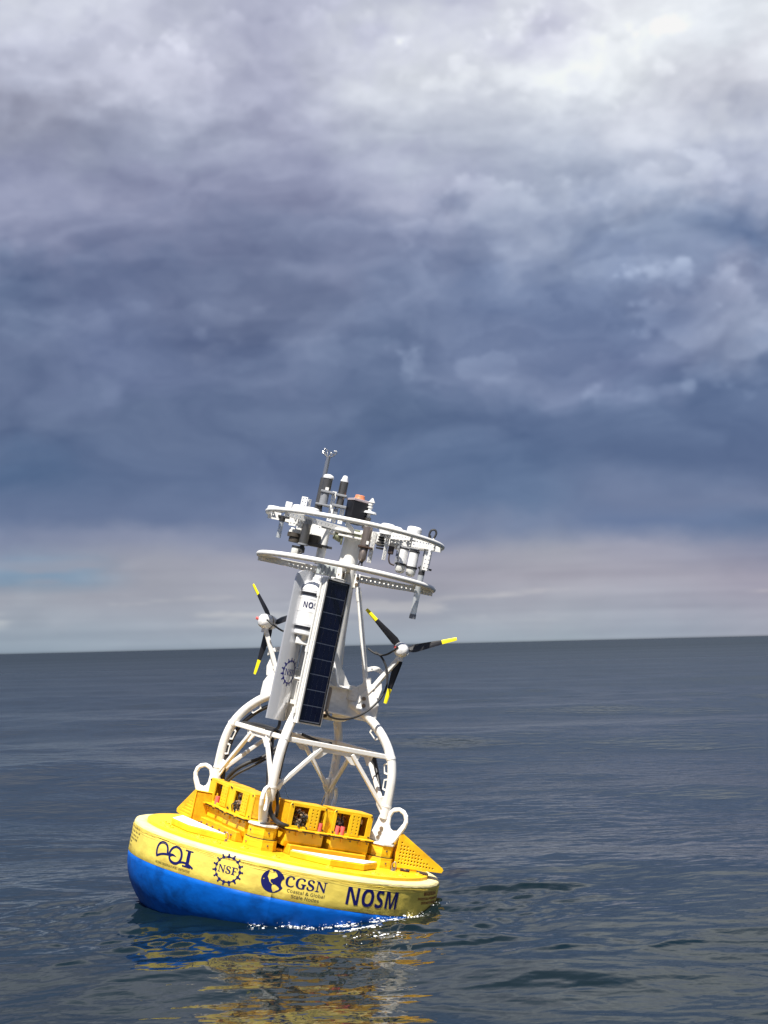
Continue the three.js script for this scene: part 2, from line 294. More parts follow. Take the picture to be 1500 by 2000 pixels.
function tube(pts, r, seg = 10, smooth = true, steps) {
  const p = pts.map((q) => (q.isVector3 ? q : V3(...q)));
  if (p.length === 2) return rod(p[0], p[1], r, r, seg);
  const c = smooth ? new THREE.CatmullRomCurve3(p, false, 'centripetal') : new THREE.CurvePath();
  if (!smooth) for (let i = 0; i + 1 < p.length; i++) c.add(new THREE.LineCurve3(p[i], p[i + 1]));
  return new THREE.TubeGeometry(c, steps || p.length * 8, r, seg, false);
}
function rod(a, b, r0, r1 = r0, seg = 12) {
  const A = a.isVector3 ? a : V3(...a), B = b.isVector3 ? b : V3(...b), d = B.clone().sub(A), g = new THREE.CylinderGeometry(r1, r0, d.length(), seg);
  g.applyQuaternion(new THREE.Quaternion().setFromUnitVectors(V3(0, 1, 0), d.clone().normalize())); g.translate((A.x + B.x) / 2, (A.y + B.y) / 2, (A.z + B.z) / 2); return g;
}
function bar(a, b, w, h) { // square section bar from a to b
  const A = a.isVector3 ? a : V3(...a), B = b.isVector3 ? b : V3(...b), d = B.clone().sub(A), y = d.clone().normalize(), ref = Math.abs(y.y) > 0.95 ? V3(1, 0, 0) : V3(0, 1, 0);
  const x = new THREE.Vector3().crossVectors(y, ref).normalize(), z = new THREE.Vector3().crossVectors(x, y);
  const g = new RoundedBoxGeometry(w, d.length(), h, 2, Math.min(w, h) * 0.2); g.applyMatrix4(frameAt(A.clone().add(B).multiplyScalar(0.5), x, y, z)); return g;
}
const cyl = (r0, r1, y0, y1, x, z, seg = 16) => { const g = new THREE.CylinderGeometry(r1, r0, y1 - y0, seg); g.translate(x, (y0 + y1) / 2, z); return g; };
const lathe = (pts, seg = 24, x = 0, z = 0) => { const g = new THREE.LatheGeometry(pts.map((p) => new THREE.Vector2(...p)), seg); g.translate(x, 0, z); return g; };
function slab(pts, thick, m, holes = [], bevel = 0.004) { // outline pts in the plane of m, thickness centred on it
  const s = new THREE.Shape(pts.map((p) => new THREE.Vector2(...p)));
  for (const h of holes) {
    const p = new THREE.Path();
    if (h.length === 3 && typeof h[0] === 'number') p.absarc(h[0], h[1], h[2], 0, Math.PI * 2, true); else p.setFromPoints(h.map((q) => new THREE.Vector2(...q)));
    s.holes.push(p);
  }
  const g = new THREE.ExtrudeGeometry(s, { depth: thick - 2 * bevel, bevelEnabled: bevel > 0, bevelThickness: bevel, bevelSize: bevel, bevelOffset: -bevel, bevelSegments: 1, curveSegments: 5 });
  g.translate(0, 0, -thick / 2 + bevel); if (m) g.applyMatrix4(m); return g;
}
const ringPts = (cx, cy, rx, ry, n = 20) => Array.from({ length: n }, (_, i) => [cx + rx * Math.cos(i / n * 6.28319), cy + ry * Math.sin(i / n * 6.28319)]);
const at = (m, x, y, z) => V3(x, y, z).applyMatrix4(m);

// ---------------------------------------------------------------- the buoy
const buoy = new THREE.Group(); buoy.name = 'weather_buoy';
buoy.userData = { label: 'yellow and blue ocean buoy with white mast and turbines leaning in the water', category: 'buoy' };
buoy.position.copy(BUOY);
buoy.quaternion.setFromRotationMatrix(new THREE.Matrix4().makeBasis(V3(0.97397992, -0.22655295, 0.00607307), V3(0.22663434, 0.97363016, -0.02609954), V3(0, 0.0267968, 0.9996409)));
scene.add(buoy);

// hull ------------------------------------------------------------
const R = 1.35;
const hull = grp('hull', buoy);
const wob = (g, amt) => { const p = g.attributes.position; for (let i = 0; i < p.count; i++) { const x = p.getX(i), y = p.getY(i), z = p.getZ(i), r = Math.hypot(x, z); if (r < 0.4) continue; const a = Math.atan2(z, x), d = 1 + amt * fbm(a * 9 + 20, y * 9, 4, 601) / r; p.setX(i, x * d); p.setZ(i, z * d); } g.computeVertexNormals(); const uv = g.attributes.uv; for (let i = 0; i < uv.count; i++) uv.setXY(i, uv.getX(i) * 9, uv.getY(i)); return g; };
part('hull_side', wob(lathe([[1.33, -0.2655], [1.35, -0.2645], [1.351, -0.2], [1.351, -0.12], [1.352, -0.06], [1.3465, -0.053], [1.3465, -0.048], [1.35, -0.042], [1.349, -0.028]], 200), 0.0025), hullYellow, hull, 'faded yellow side band of the hull');
part('hull_rim', wob(lathe([[1.349, -0.0285], [1.347, -0.016], [1.336, -0.004], [1.318, 0.001], [1.28, 0.002], [1.25, 0.001], [1.246, -0.012], [1.2, -0.02]], 200), 0.007), rimCream, hull, 'pale cream top rim of the hull');
part('hull_bottom', wob(lathe([[0, -0.83], [0.5, -0.83], [0.9, -0.8], [1.05, -0.75], [1.15, -0.68], [1.212, -0.615], [1.252, -0.56], [1.29, -0.5], [1.32, -0.43], [1.339, -0.36], [1.348, -0.305], [1.349, -0.267], [1.33, -0.2656]], 200), 0.005), hullBlue, hull, 'bright blue lower part of the hull');
{ // wrinkled seam of the foam skin below the rim
  const seg = []; const rs = rng(77);
  for (let k = 0; k < 3; k++) { const pts = []; for (let i = 0; i <= 90; i++) { const a = 205 - i * 2.55; pts.push(pol(1.3515, a, -0.047 - k * 0.011 + 0.009 * fbm(a * 0.11, k * 4, 4, 640 + k))); }
    seg.push(tube(pts, 0.0016 + rs() * 0.0006, 4, true, 240)); }
  parts('seam', seg, hullYellow, hull, 'wrinkled seam running round the hull below the rim');
}

// markings printed on the hull side
function mark(name, a0, a1, y0, y1, W, H, draw, parent, label, color, r = R + 0.0033) {
  const cv = document.createElement('canvas'); cv.width = W; cv.height = H; const c = cv.getContext('2d'); c.clearRect(0, 0, W, H); draw(c, W, H);
  const t = new THREE.CanvasTexture(cv); t.colorSpace = THREE.SRGBColorSpace;
  const n = 16, pos = [], nor = [], uv = [], idx = [];
  for (let i = 0; i <= n; i++) for (let j = 0; j < 2; j++) { const a = a0 + (a1 - a0) * i / n, p = pol(r, a, j ? y1 : y0), q = pol(1, a, 0); pos.push(p.x, p.y, p.z); nor.push(q.x, 0, q.z); uv.push(i / n, j); }
  for (let i = 0; i < n; i++) { const b = i * 2; idx.push(b, b + 2, b + 1, b + 1, b + 2, b + 3); }
  const g = new THREE.BufferGeometry(); g.setAttribute('position', new THREE.Float32BufferAttribute(pos, 3)); g.setAttribute('normal', new THREE.Float32BufferAttribute(nor, 3)); g.setAttribute('uv', new THREE.Float32BufferAttribute(uv, 2)); g.setIndex(idx);
  return part(name, g, new THREE.MeshPhysicalMaterial({ map: t, roughness: 0.5, transparent: true, side: THREE.DoubleSide }), parent, label);
}
const INK = '#070a58';
function gear(c, x, y, r, lw, inner) {
  c.strokeStyle = c.fillStyle = INK; c.lineWidth = lw; c.beginPath(); c.arc(x, y, r, 0, 7); c.stroke();
  for (let i = 0; i < 15; i++) { const a = i / 15 * 6.2832, cx = x + Math.cos(a) * r, cy = y + Math.sin(a) * r; c.save(); c.translate(cx, cy); c.rotate(a); c.beginPath(); c.moveTo(r * 0.19, 0); c.lineTo(r * 0.04, r * 0.15); c.lineTo(-r * 0.1, r * 0.06); c.lineTo(-r * 0.1, -r * 0.06); c.lineTo(r * 0.04, -r * 0.15); c.fill(); c.beginPath(); c.arc(r * 0.22, 0, r * 0.075, 0, 7); c.fill(); c.restore(); }
  c.textAlign = 'center'; c.textBaseline = 'middle'; c.font = `bold ${r * inner}px serif`; c.fillText('NSF', x, y + r * 0.03);
}
mark('logo', 139.6, 119.4, -0.21, -0.055, 720, 256, (c, W, H) => {
  c.strokeStyle = INK; c.fillStyle = INK; c.lineCap = 'butt'; c.lineJoin = 'miter';
  c.lineWidth = 34; c.beginPath(); c.moveTo(70, 214); c.bezierCurveTo(20, 120, 60, 20, 160, 18); c.bezierCurveTo(250, 16, 262, 90, 268, 150); c.stroke();
  c.lineWidth = 28; c.beginPath(); c.moveTo(62, 216); c.bezierCurveTo(130, 176, 190, 156, 292, 152); c.stroke();
  c.lineWidth = 34; c.beginPath(); c.moveTo(300, 140); c.bezierCurveTo(306, 66, 360, 22, 412, 22); c.bezierCurveTo(492, 22, 520, 92, 510, 150); c.bezierCurveTo(500, 214, 450, 238, 402, 234); c.bezierCurveTo(330, 228, 296, 180, 318, 146); c.stroke();
  c.beginPath(); c.moveTo(280, 140); c.bezierCurveTo(350, 110, 400, 120, 438, 158); c.bezierCurveTo(390, 140, 350, 150, 320, 176); c.fill();
  c.fillRect(596, 22, 50, 214); c.fillRect(560, 16, 122, 20); c.fillRect(548, 222, 130, 20);
  c.lineWidth = 26; c.beginPath(); c.moveTo(480, 214); c.bezierCurveTo(560, 170, 640, 190, 716, 236); c.stroke();
}, hull, 'dark blue three letter logo on the hull side');
mark('lettering', 138.6, 119.4, -0.245, -0.214, 1024, 72, (c, W, H) => { c.fillStyle = '#26241c'; c.font = '58px sans-serif'; c.textAlign = 'center'; c.textBaseline = 'middle'; const s = 'OCEAN OBSERVATORIES INITIATIVE', w = c.measureText(s).width; c.save(); c.translate(W / 2, H / 2); c.scale(Math.min(1, 1010 / w), 1); c.fillText(s, 0, 0); c.restore(); }, hull, 'small dark lettering under the logo');
mark('emblem', 112.2, 100.6, -0.256, 0.003, 512, 512, (c) => gear(c, 256, 262, 192, 15, 0.83), hull, 'round gear emblem with three letters');
mark('emblem', 94.6, 86.0, -0.232, -0.04, 512, 512, (c) => {
  c.fillStyle = INK; c.beginPath(); c.arc(250, 256, 240, 0, 7); c.fill(); c.globalCompositeOperation = 'destination-out';
  c.beginPath(); for (const [x, y] of [[150, 40], [200, 30], [230, 70], [262, 52], [300, 90], [330, 150], [300, 172], [262, 210], [214, 222], [196, 250], [214, 286], [250, 300], [262, 322], [232, 318], [186, 284], [156, 220], [128, 178], [140, 110]]) c.lineTo(x, y); c.fill();
  c.beginPath(); for (const [x, y] of [[250, 330], [300, 316], [352, 340], [404, 380], [392, 414], [350, 440], [318, 470], [290, 478], [262, 430], [244, 380]]) c.lineTo(x, y); c.fill();
  c.beginPath(); c.arc(60, 240, 16, 0, 7); c.fill(); c.beginPath(); c.ellipse(508, 262, 92, 108, 0, 0, 7); c.fill(); c.globalCompositeOperation = 'source-over';
}, hull, 'dark blue globe emblem with yellow continents');
mark('lettering', 86.6, 71.9, -0.165, -0.062, 1024, 300, (c, W, H) => { c.fillStyle = INK; c.font = 'bold 300px serif'; c.textBaseline = 'middle'; const w = c.measureText('CGSN').width; c.save(); c.scale(1016 / w, 1.13); c.fillText('CGSN', 4, H / 2.18); c.restore(); }, hull, 'dark blue CGSN lettering beside the globe');
mark('lettering', 85.4, 71.9, -0.245, -0.166, 1024, 330, (c, W) => { c.fillStyle = '#14142e'; c.font = '150px sans-serif'; c.textAlign = 'center'; c.textBaseline = 'middle'; for (const [s, y, w] of [['Coastal & Global', 84, 1000], ['Scale Nodes', 244, 740]]) { c.save(); c.translate(W / 2, y); c.scale(w / c.measureText(s).width, 1); c.fillText(s, 0, 0); c.restore(); } }, hull, 'two lines of small dark lettering, Coastal and Global Scale Nodes');
mark('lettering', 65.2, 41.9, -0.216, -0.064, 1024, 300, (c, W, H) => { c.fillStyle = INK; c.font = 'bold 330px sans-serif'; c.textBaseline = 'middle'; const w = c.measureText('NOSM').width; c.save(); c.translate(4, H / 2); c.scale(1016 / w, 1.16); c.fillText('NOSM', 0, 8); c.restore(); }, hull, 'large dark blue NOSM lettering');
mark('lettering', 33, 6, -0.175, -0.05, 1024, 260, (c, W) => { c.fillStyle = '#8e1f1a'; c.textAlign = 'center'; c.textBaseline = 'middle'; c.font = 'bold 108px sans-serif'; c.fillText('WARNING', W * 0.5, 60); c.font = 'bold 62px sans-serif'; for (const [s, y] of [['POTENTIAL HYDROGEN GAS', 150], ['EXPLOSION HAZARD', 222]]) { c.save(); c.translate(W / 2, y); c.scale(Math.min(1, 1000 / c.measureText(s).width), 1); c.fillText(s, 0, 0); c.restore(); } }, hull, 'small red warning lettering');
mark('lettering', 176, 153, -0.225, -0.035, 512, 300, (c) => { c.fillStyle = '#4a4638'; const r = rng(12); for (let l = 0; l < 6; l++) { let x = 10; while (x < 470) { const w = 12 + r() * 26; for (let k = 0; k < w; k += 9) if (r() > 0.2) c.fillRect(x + k, 16 + l * 48 + r() * 4, 5, 22 + r() * 5); x += w + 16; if (l > 3 && x > 300) break; } } }, hull, 'faded dark lines of small lettering');

// deck ------------------------------------------------------------
const deck = part('deck', wob(lathe([[0, 0.026], [1.236, 0.026], [1.242, 0.021], [1.242, -0.03]], 120), 0.003), yellow, buoy, 'bright yellow round deck plate');
{
  const spots = []; for (const [a, r] of [[148, 1.16], [128, 1.13], [108, 1.02], [92, 1.16], [70, 1.15], [47, 1.13], [30, 1.15], [12, 1.17], [160, 1.12], [118, 1.15]]) { const p = pol(r, a, 0); spots.push(merge([cyl(0.045, 0.042, 0.024, 0.034, p.x, p.z, 10), cyl(0.014, 0.012, 0.034, 0.045, p.x, p.z, 6)])); }
  parts('deck_fitting', spots, yellow, deck, 'low round yellow bolt pads on the deck');
  const sh = []; for (const [a, r] of [[122, 0.93], [20, 0.98]]) { const p = pol(r, a, 0.03); sh.push(merge([tube([p, p.clone().add(V3(-0.012, 0.045, 0)), p.clone().add(V3(0.008, 0.07, 0)), p.clone().add(V3(0.022, 0.04, 0.005)), p.clone().add(V3(0.02, 0, 0.01))], 0.005, 6), cyl(0.02, 0.016, 0.02, 0.045, p.x, p.z, 8)])); }
  parts('shackle', sh, steel, deck, 'small steel shackle on the deck');
}
for (const [az, n0, n1, w0, w1] of [[149.5, 0.84, 1.06, 0.46, 0.17], [59.5, 0.83, 1.06, 0.42, 0.16], [239.5, 0.83, 1.06, 0.42, 0.16], [329.5, 0.83, 1.06, 0.42, 0.16]]) {
  const f = new THREE.Matrix4().makeBasis(V3(Math.sin(az * D), 0, -Math.cos(az * D)), pol(1, az, 0), V3(0, -1, 0)); f.setPosition(0, 0, 0);
  const lift = (y) => new THREE.Matrix4().makeTranslation(0, y, 0).multiply(f);
  const o = [[-w0, n0], [w0, n0], [w1, n1], [-w1, n1]], cc = (s) => { const q = o.map(([x, y]) => [x * s, (y - 0.93) * s + 0.93]); return q; };
  const b = part('deck_hatch', slab(cc(1), 0.056, lift(0.054), [], 0.008), yellow, buoy, 'raised yellow hatch block with white top');
  part('white_pad', slab(cc(0.97), 0.006, lift(0.0852), [], 0.002), pad, b, 'white non-slip pad');
}
// central house: plinth, corner pedestals, box modules with connectors
const house = buoy;
parts('plinth', [0, 1, 2, 3].map((i) => box(0.74, 0.085, 0.1, 0, 0.068, 0, facing(59.5 + i * 90, 0.66), 0.01)), yellowDull, house, 'low yellow plinth wall with bolts');
part('well_floor', box(1.2, 0.02, 1.2, 0, 0.04, 0, facing(59.5, 0)), yellowDull, house, 'yellow floor inside the house');
parts('inner_box', [box(0.5, 0.26, 0.3, 0.05, 0.2, -0.1, facing(59.5, 0), 0.02), box(0.3, 0.2, 0.34, -0.25, 0.17, 0.2, facing(59.5, 0), 0.02)], M(0.42, 0.38, 0.32, 0.6), house, 'beige grey inner equipment box');
{
  const bolts = []; for (let i = 0; i < 4; i++) for (const t of [-0.32, -0.2, -0.08, 0.06, 0.18, 0.3]) { const m = facing(59.5 + i * 90, 0.714); bolts.push(rod(at(m, t, 0.068, -0.006), at(m, t, 0.068, 0.009), 0.011, 0.011, 6)); }
  loose('bolt', bolts, bronze, house, 'row of bolts along the plinth');
}
const LEGAZ = [16, 104.7, 196, 287.5];
for (const a of LEGAZ) {
  const p = pol(0.81, a, 0), pd = grp('pedestal', house);
  part('pedestal_base', prism(0.142, 0.138, 0.024, 0.112, p.x, p.z, 8, 0.2), yellow, pd); part('pedestal_top', prism(0.12, 0.12, 0.118, 0.212, p.x, p.z, 8, 0.2), yellow, pd);
  parts('gasket', [prism(0.132, 0.132, 0.111, 0.119, p.x, p.z, 8, 0.2), prism(0.117, 0.117, 0.211, 0.217, p.x, p.z, 8, 0.2)], gasket, pd);
  part('foot_plate', prism(0.13, 0.13, 0.2165, 0.23, p.x, p.z, 8, 0.2), white, pd, 'white foot plate under the leg');
  const bb = []; for (let k = 0; k < 8; k += 2) for (const y of [0.07, 0.17]) { const t = k * 45 + 56, r = y < 0.1 ? 0.129 : 0.111; const q = V3(p.x + Math.cos(t * D) * r, y, p.z + Math.sin(t * D) * r); bb.push(rod(q.clone().add(V3(-Math.cos(t * D) * 0.012, 0, -Math.sin(t * D) * 0.012)), q.clone().add(V3(Math.cos(t * D) * 0.006, 0, Math.sin(t * D) * 0.006)), 0.009, 0.009, 6)); }
  loose('bolt', bb, bronze, pd, 'bolts round the pedestal');
}
function module(az, n, t0, t1, wins, perf, fill, low = false) { // a lower box with flange and gasket, and an upper frame with openings
  const m = facing(az, n), w = t1 - t0, cx = (t0 + t1) / 2, md = grp('connector_module', house);
  // lower box: wedge-shaped front, leaning inwards to its foot
  const prof = [[-0.28, 0.085], [-0.03, 0.085], [-0.004, 0.13], [-0.004, 0.218], [-0.28, 0.218]];
  const side = new THREE.Matrix4().makeBasis(V3(0, 0, 1), V3(0, 1, 0), V3(-1, 0, 0)).setPosition(cx, 0, 0);
  const lb = slab(prof, w - 0.035, m.clone().multiply(side), [], 0.005);
  part('lower_box', lb, yellow, md);
  part('gasket', box(w, 0.012, 0.32, cx, 0.2245, -0.13, m), gasket, md, 'dark gasket under the flange');
  part('flange', box(w + 0.012, 0.01, 0.335, cx, 0.236, -0.13, m, 0.003), yellow, md);
  const bl = []; for (let k = 0; k < 5; k++) { const x = t0 + 0.045 + (w - 0.09) * k / 4; bl.push(rod(at(m, x, 0.203, -0.008), at(m, x, 0.203, 0.004), 0.0065, 0.0065, 6)); } loose('bolt', bl, bronze, md, 'row of small bolts');
  parts('latch', [t0 + w * 0.3, t0 + w * 0.72].map((x) => merge([box(0.026, 0.05, 0.012, x, 0.205, 0.004, m, 0.003), box(0.036, 0.012, 0.016, x, 0.232, 0.046, m, 0.003)])), yellowDull, md);
  if (low) return;
  parts('corner_bracket', [[t0 + 0.036, 0.2555], [t1 - 0.028, 0.2555], [t0 + 0.036, 0.43], [t1 - 0.028, 0.43]].map(([x, y]) => rod(at(m, x, y, -0.034), at(m, x, y, -0.021), 0.008, 0.008, 6)), gasket, md);
  // upper frame
  const y0 = 0.241, y1 = 0.445, a = t0 + 0.02, b = t1 - 0.012;
  const holes = wins.concat(perf.map(([p0, p1]) => [p0 + 0.008, p1 - 0.008, 0.012, 0.182])).map(([x0, x1, h0, h1]) => [[x0, y0 + h0], [x1, y0 + h0], [x1, y0 + h1], [x0, y0 + h1]]);
  const mm = m.clone().multiply(new THREE.Matrix4().makeTranslation(0, 0, -0.035));
  part('front_frame', slab([[a, y0], [b, y0], [b, y1 - 0.02], [b - 0.014, y1], [a + 0.014, y1], [a, y1 - 0.02]], 0.014, mm, holes, 0.002), yellow, md);
  part('box_shell', [box(b - a, 0.012, 0.2, cx, y1 - 0.004, -0.148, m, 0.003), box(0.012, y1 - y0 - 0.02, 0.2, a + 0.006, (y0 + y1) / 2 - 0.002, -0.146, m), box(0.012, y1 - y0 - 0.02, 0.2, b - 0.006, (y0 + y1) / 2 - 0.002, -0.146, m), box(b - a - 0.02, y1 - y0 - 0.03, 0.01, cx, (y0 + y1) / 2 - 0.002, -0.24, m)], yellowDull, md);
  for (const [x0, x1, c] of perf) {
    const hs = []; const nx = c, ny = 6; for (let i = 0; i < nx; i++) for (let j = 0; j < ny; j++) hs.push([x0 + (x1 - x0) * (i + 0.5) / nx, y0 + 0.016 + (0.165) * (j + 0.5) / ny, 0.0068]);
    part('perforated_panel', slab([[x0, y0 + 0.006], [x1, y0 + 0.006], [x1, y0 + 0.188], [x0, y0 + 0.188]], 0.008, m.clone().multiply(new THREE.Matrix4().makeTranslation(0, 0, -0.021)), hs, 0.0012), yellow, md, 'perforated yellow panel');
  }
  const rf = rng(Math.round(az * 7 + t0 * 1000 + 900)), metal = [], dark = [], red = [];
  for (const [kind, x, z = -0.1, h = 0] of fill) {
    if (kind === 'pink') { red.push(rod(at(m, x, y0 + h, z + 0.04), at(m, x + 0.004, y0 + 0.07 + h, z + 0.04), 0.021, 0.02)); dark.push(rod(at(m, x + 0.004, y0 + 0.062 + h, z), at(m, x + 0.008, y0 + 0.09 + h, z), 0.012, 0.008), tube([at(m, x + 0.008, y0 + 0.09 + h, z), at(m, x + 0.002, y0 + 0.15, z - 0.01), at(m, x + 0.03, y0 + 0.185, z - 0.05)], 0.006, 6)); metal.push(rod(at(m, x + 0.005, y0 + 0.066 + h, z), at(m, x + 0.006, y0 + 0.074 + h, z), 0.015)); }
    if (kind === 'cluster') for (let k = 0; k < 22; k++) { const q = at(m, x + (rf() - 0.5) * 0.09, y0 + 0.02 + rf() * 0.14, z + 0.065 - rf() * 0.05), e = at(m, 0, 0, 1).sub(at(m, 0, 0, 0)); metal.push(rod(q, q.clone().addScaledVector(e, 0.03), 0.011, 0.009, 8)); dark.push(tube([q.clone().addScaledVector(e, 0.025), q.clone().addScaledVector(e, 0.045).add(V3((rf() - 0.5) * 0.03, -0.01, 0)), q.clone().addScaledVector(e, 0.02).add(V3((rf() - 0.5) * 0.05, -0.06 * rf() - 0.01, 0))], 0.005, 5)); }
    if (kind === 'block') metal.push(box(0.05, 0.04, 0.05, x, y0 + 0.11 + h, z, m, 0.004));
    if (kind === 'hose') for (let k = 0; k < 4; k++) dark.push(tube([at(m, x + (k - 1.5) * 0.012, y0 + 0.185, z - 0.02), at(m, x + (k - 1.5) * 0.016 + 0.006, y0 + 0.13, z + 0.02), at(m, x + (k - 1.5) * 0.013, y0 + 0.06, z + 0.01), at(m, x + (k - 1.5) * 0.017, y0 + 0.01, z)], 0.006, 6));
  }
  if (metal.length) loose('connector', metal, connectorMetal, md, 'metal cable connectors inside the opening');
  if (dark.length) loose('cable', dark, rubber, md, 'black cables inside the opening');
  if (red.length) parts('plug', red, pink, md, 'pink cable plug');
}
module(59.5, 0.665, -0.42, -0.03, [[-0.355, -0.215, 0.018, 0.178], [-0.105, -0.06, 0.018, 0.178]], [[-0.205, -0.118, 2]], [['cluster', -0.285, -0.15], ['cluster', -0.26, -0.12], ['pink', -0.085, -0.08]]);
module(59.5, 0.665, 0.005, 0.42, [[0.055, 0.185, 0.018, 0.178], [0.292, 0.36, 0.018, 0.178]], [[0.195, 0.282, 2]], [['pink', 0.085, -0.08], ['pink', 0.135, -0.08], ['cluster', 0.13, -0.15], ['block', 0.315, -0.1, 0.02], ['hose', 0.32, -0.12]]);
module(149.5, 0.665, -0.5, -0.01, [[-0.36, -0.21, 0.018, 0.178]], [[-0.195, -0.075, 2]], [['pink', -0.29, -0.08], ['pink', -0.24, -0.1], ['hose', -0.28, -0.1]]);
module(149.5, 0.69, 0.0, 0.48, [[0.1, 0.255, 0.018, 0.178]], [[0.275, 0.385, 2]], [['cluster', 0.17, -0.12], ['block', 0.2, -0.08, -0.07], ['hose', 0.15, -0.1]]);
for (const az of [239.5, 329.5]) { module(az, 0.665, -0.42, -0.03, [], [], [], true); module(az, 0.665, 0.005, 0.42, [], [], [], true); }
{ // recessed panel between the two front modules
  const m = facing(59.5, 0.6); part('rear_panel', [box(0.09, 0.18, 0.014, -0.012, 0.33, 0, m, 0.003)], yellow, house, 'recessed yellow panel between modules');
  part('slot', box(0.06, 0.026, 0.006, -0.012, 0.315, 0.009, m), yellowDull, house);
}
// perforated wedge fins at the right and left
function wedge(p0, dirAz, len, h, depth, label) {
  const d = pol(1, dirAz, 0), m = frameAt(p0, d, V3(0, 1, 0), V3(-Math.sin(dirAz * D), 0, Math.cos(dirAz * D)).multiplyScalar(1)), flip = m.elements[10] < 0 ? -1 : 1, g = grp('perforated_fin', buoy, label);
  const out = [[0, 0], [len, 0.02], [len + 0.012, 0.045], [len, 0.062], [0.03, h], [0, h]];
  const hs = []; const step = 0.0285; for (let j = 0; j < 9; j++) for (let i = 0; i < 16; i++) { const x = 0.035 + i * step, y = 0.045 + j * step; if (x < len - 0.06 && y < h - 0.05 - (h - 0.06) * (x / len)) hs.push([x, y, 0.0078]); }
  part('perforated_plate', slab(out, 0.01, m, hs, 0.0015), yellow, g);
  const mb = m.clone().multiply(new THREE.Matrix4().makeTranslation(0, 0, -depth * flip)); part('perforated_plate', slab(out, 0.01, mb, [], 0.0015), yellow, g);
  const a = Math.atan2(0.062 - h, len - 0.03), sl = Math.hypot(len - 0.03, h - 0.062), mt = m.clone().multiply(new THREE.Matrix4().makeTranslation((len + 0.03) / 2, (h + 0.062) / 2 - 0.006, -depth / 2 * flip)).multiply(new THREE.Matrix4().makeRotationZ(a));
  part('sloping_plate', box(sl, 0.008, depth - 0.012, 0, 0, 0, mt), yellow, g);
  part('end_plate', box(0.01, h * 0.9, depth * 0.9, 0.012, h * 0.47, -depth / 2 * flip, m), yellowDull, g);
  parts('foot', [box(0.06, 0.05, 0.02, len * 0.42, -0.015, -0.012 * flip, m), box(0.03, 0.05, 0.02, 0.05, -0.015, -0.012 * flip, m)], yellow, g);
}
wedge(V3(0.925, 0.05, 0.27), -16, 0.435, 0.29, 0.2, 'yellow perforated fin at the low end of the deck');
wedge(V3(-0.875, 0.06, 0.09), 243, 0.36, 0.27, 0.2, 'yellow perforated fin at the raised end of the deck');

// tower -----------------------------------------------------------
const tower = buoy;
const LEG = [[0.79, 0.43], [0.796, 0.52], [0.798, 0.62], [0.79, 0.78], [0.752, 0.93], [0.668, 1.07], [0.548, 1.19], [0.42, 1.275], [0.3, 1.335]];
for (const a of LEGAZ) {
  const lg = part('leg', tube(LEG.map(([r, y]) => pol(r, a, y)), 0.039, 16, true, 60), white, tower);
  parts('cable_guide', [[0.763, 0.66, 0.76, 0.765], [0.753, 0.8, 0.728, 0.9], [0.608, 1.083, 0.527, 1.155]].map(([ra, ya, rb, yb]) => { const dx = rb - ra, dy = yb - ya, L = Math.hypot(dx, dy), m = radial(a).multiply(new THREE.Matrix4().makeTranslation(ra, ya, 0)).multiply(new THREE.Matrix4().makeRotationZ(Math.atan2(dy, dx))); return slab([[0, -0.012], [L, -0.012], [L, 0.012], [L - 0.01, 0.036], [0.01, 0.036], [0, 0.012]], 0.014, m, [[[0.014, 0], [L - 0.014, 0], [L - 0.02, 0.026], [0.02, 0.026]]], 0.002); }), white, lg, 'small white cable guide on the leg');
  parts('weld_collar', [[0.7525, 0.93, 0.745, 0.95], [0.7965, 0.53, 0.797, 0.545], [0.345, 1.313, 0.325, 1.323]].map(([ra, ya, rb, yb]) => tube([pol(ra, a, ya), pol(rb, a, yb)], 0.0425, 16)), white, lg);
  // base lug with lifting eye
  const lug = [[0.69, 0.232], [0.9, 0.232], [0.94, 0.262], [1.0, 0.385], [1.012, 0.44], [1.0, 0.495], [0.965, 0.535], [0.915, 0.55], [0.865, 0.538], [0.83, 0.5], [0.815, 0.56], [0.775, 0.56], [0.74, 0.4]];
  const eye = [[0.895, 0.345], [0.93, 0.352], [0.972, 0.425], [0.976, 0.455], [0.958, 0.495], [0.915, 0.516], [0.872, 0.498], [0.855, 0.455], [0.858, 0.39], [0.872, 0.358]];
  const l = part('lifting_lug', slab(lug, 0.032, radial(a), [eye], 0.009), white, tower, 'white lug plate with a lifting eye');
  const mr = radial(a), bo = []; for (const [r, y] of [[0.795, 0.345], [0.788, 0.305], [0.78, 0.265]]) for (const s of [-1, 1]) bo.push(rod(at(mr, r, y, s * 0.012), at(mr, r, y, s * 0.026), 0.019, 0.016, 10)); loose('bolt', bo, bronze, l, 'large bolts on the lug');
}
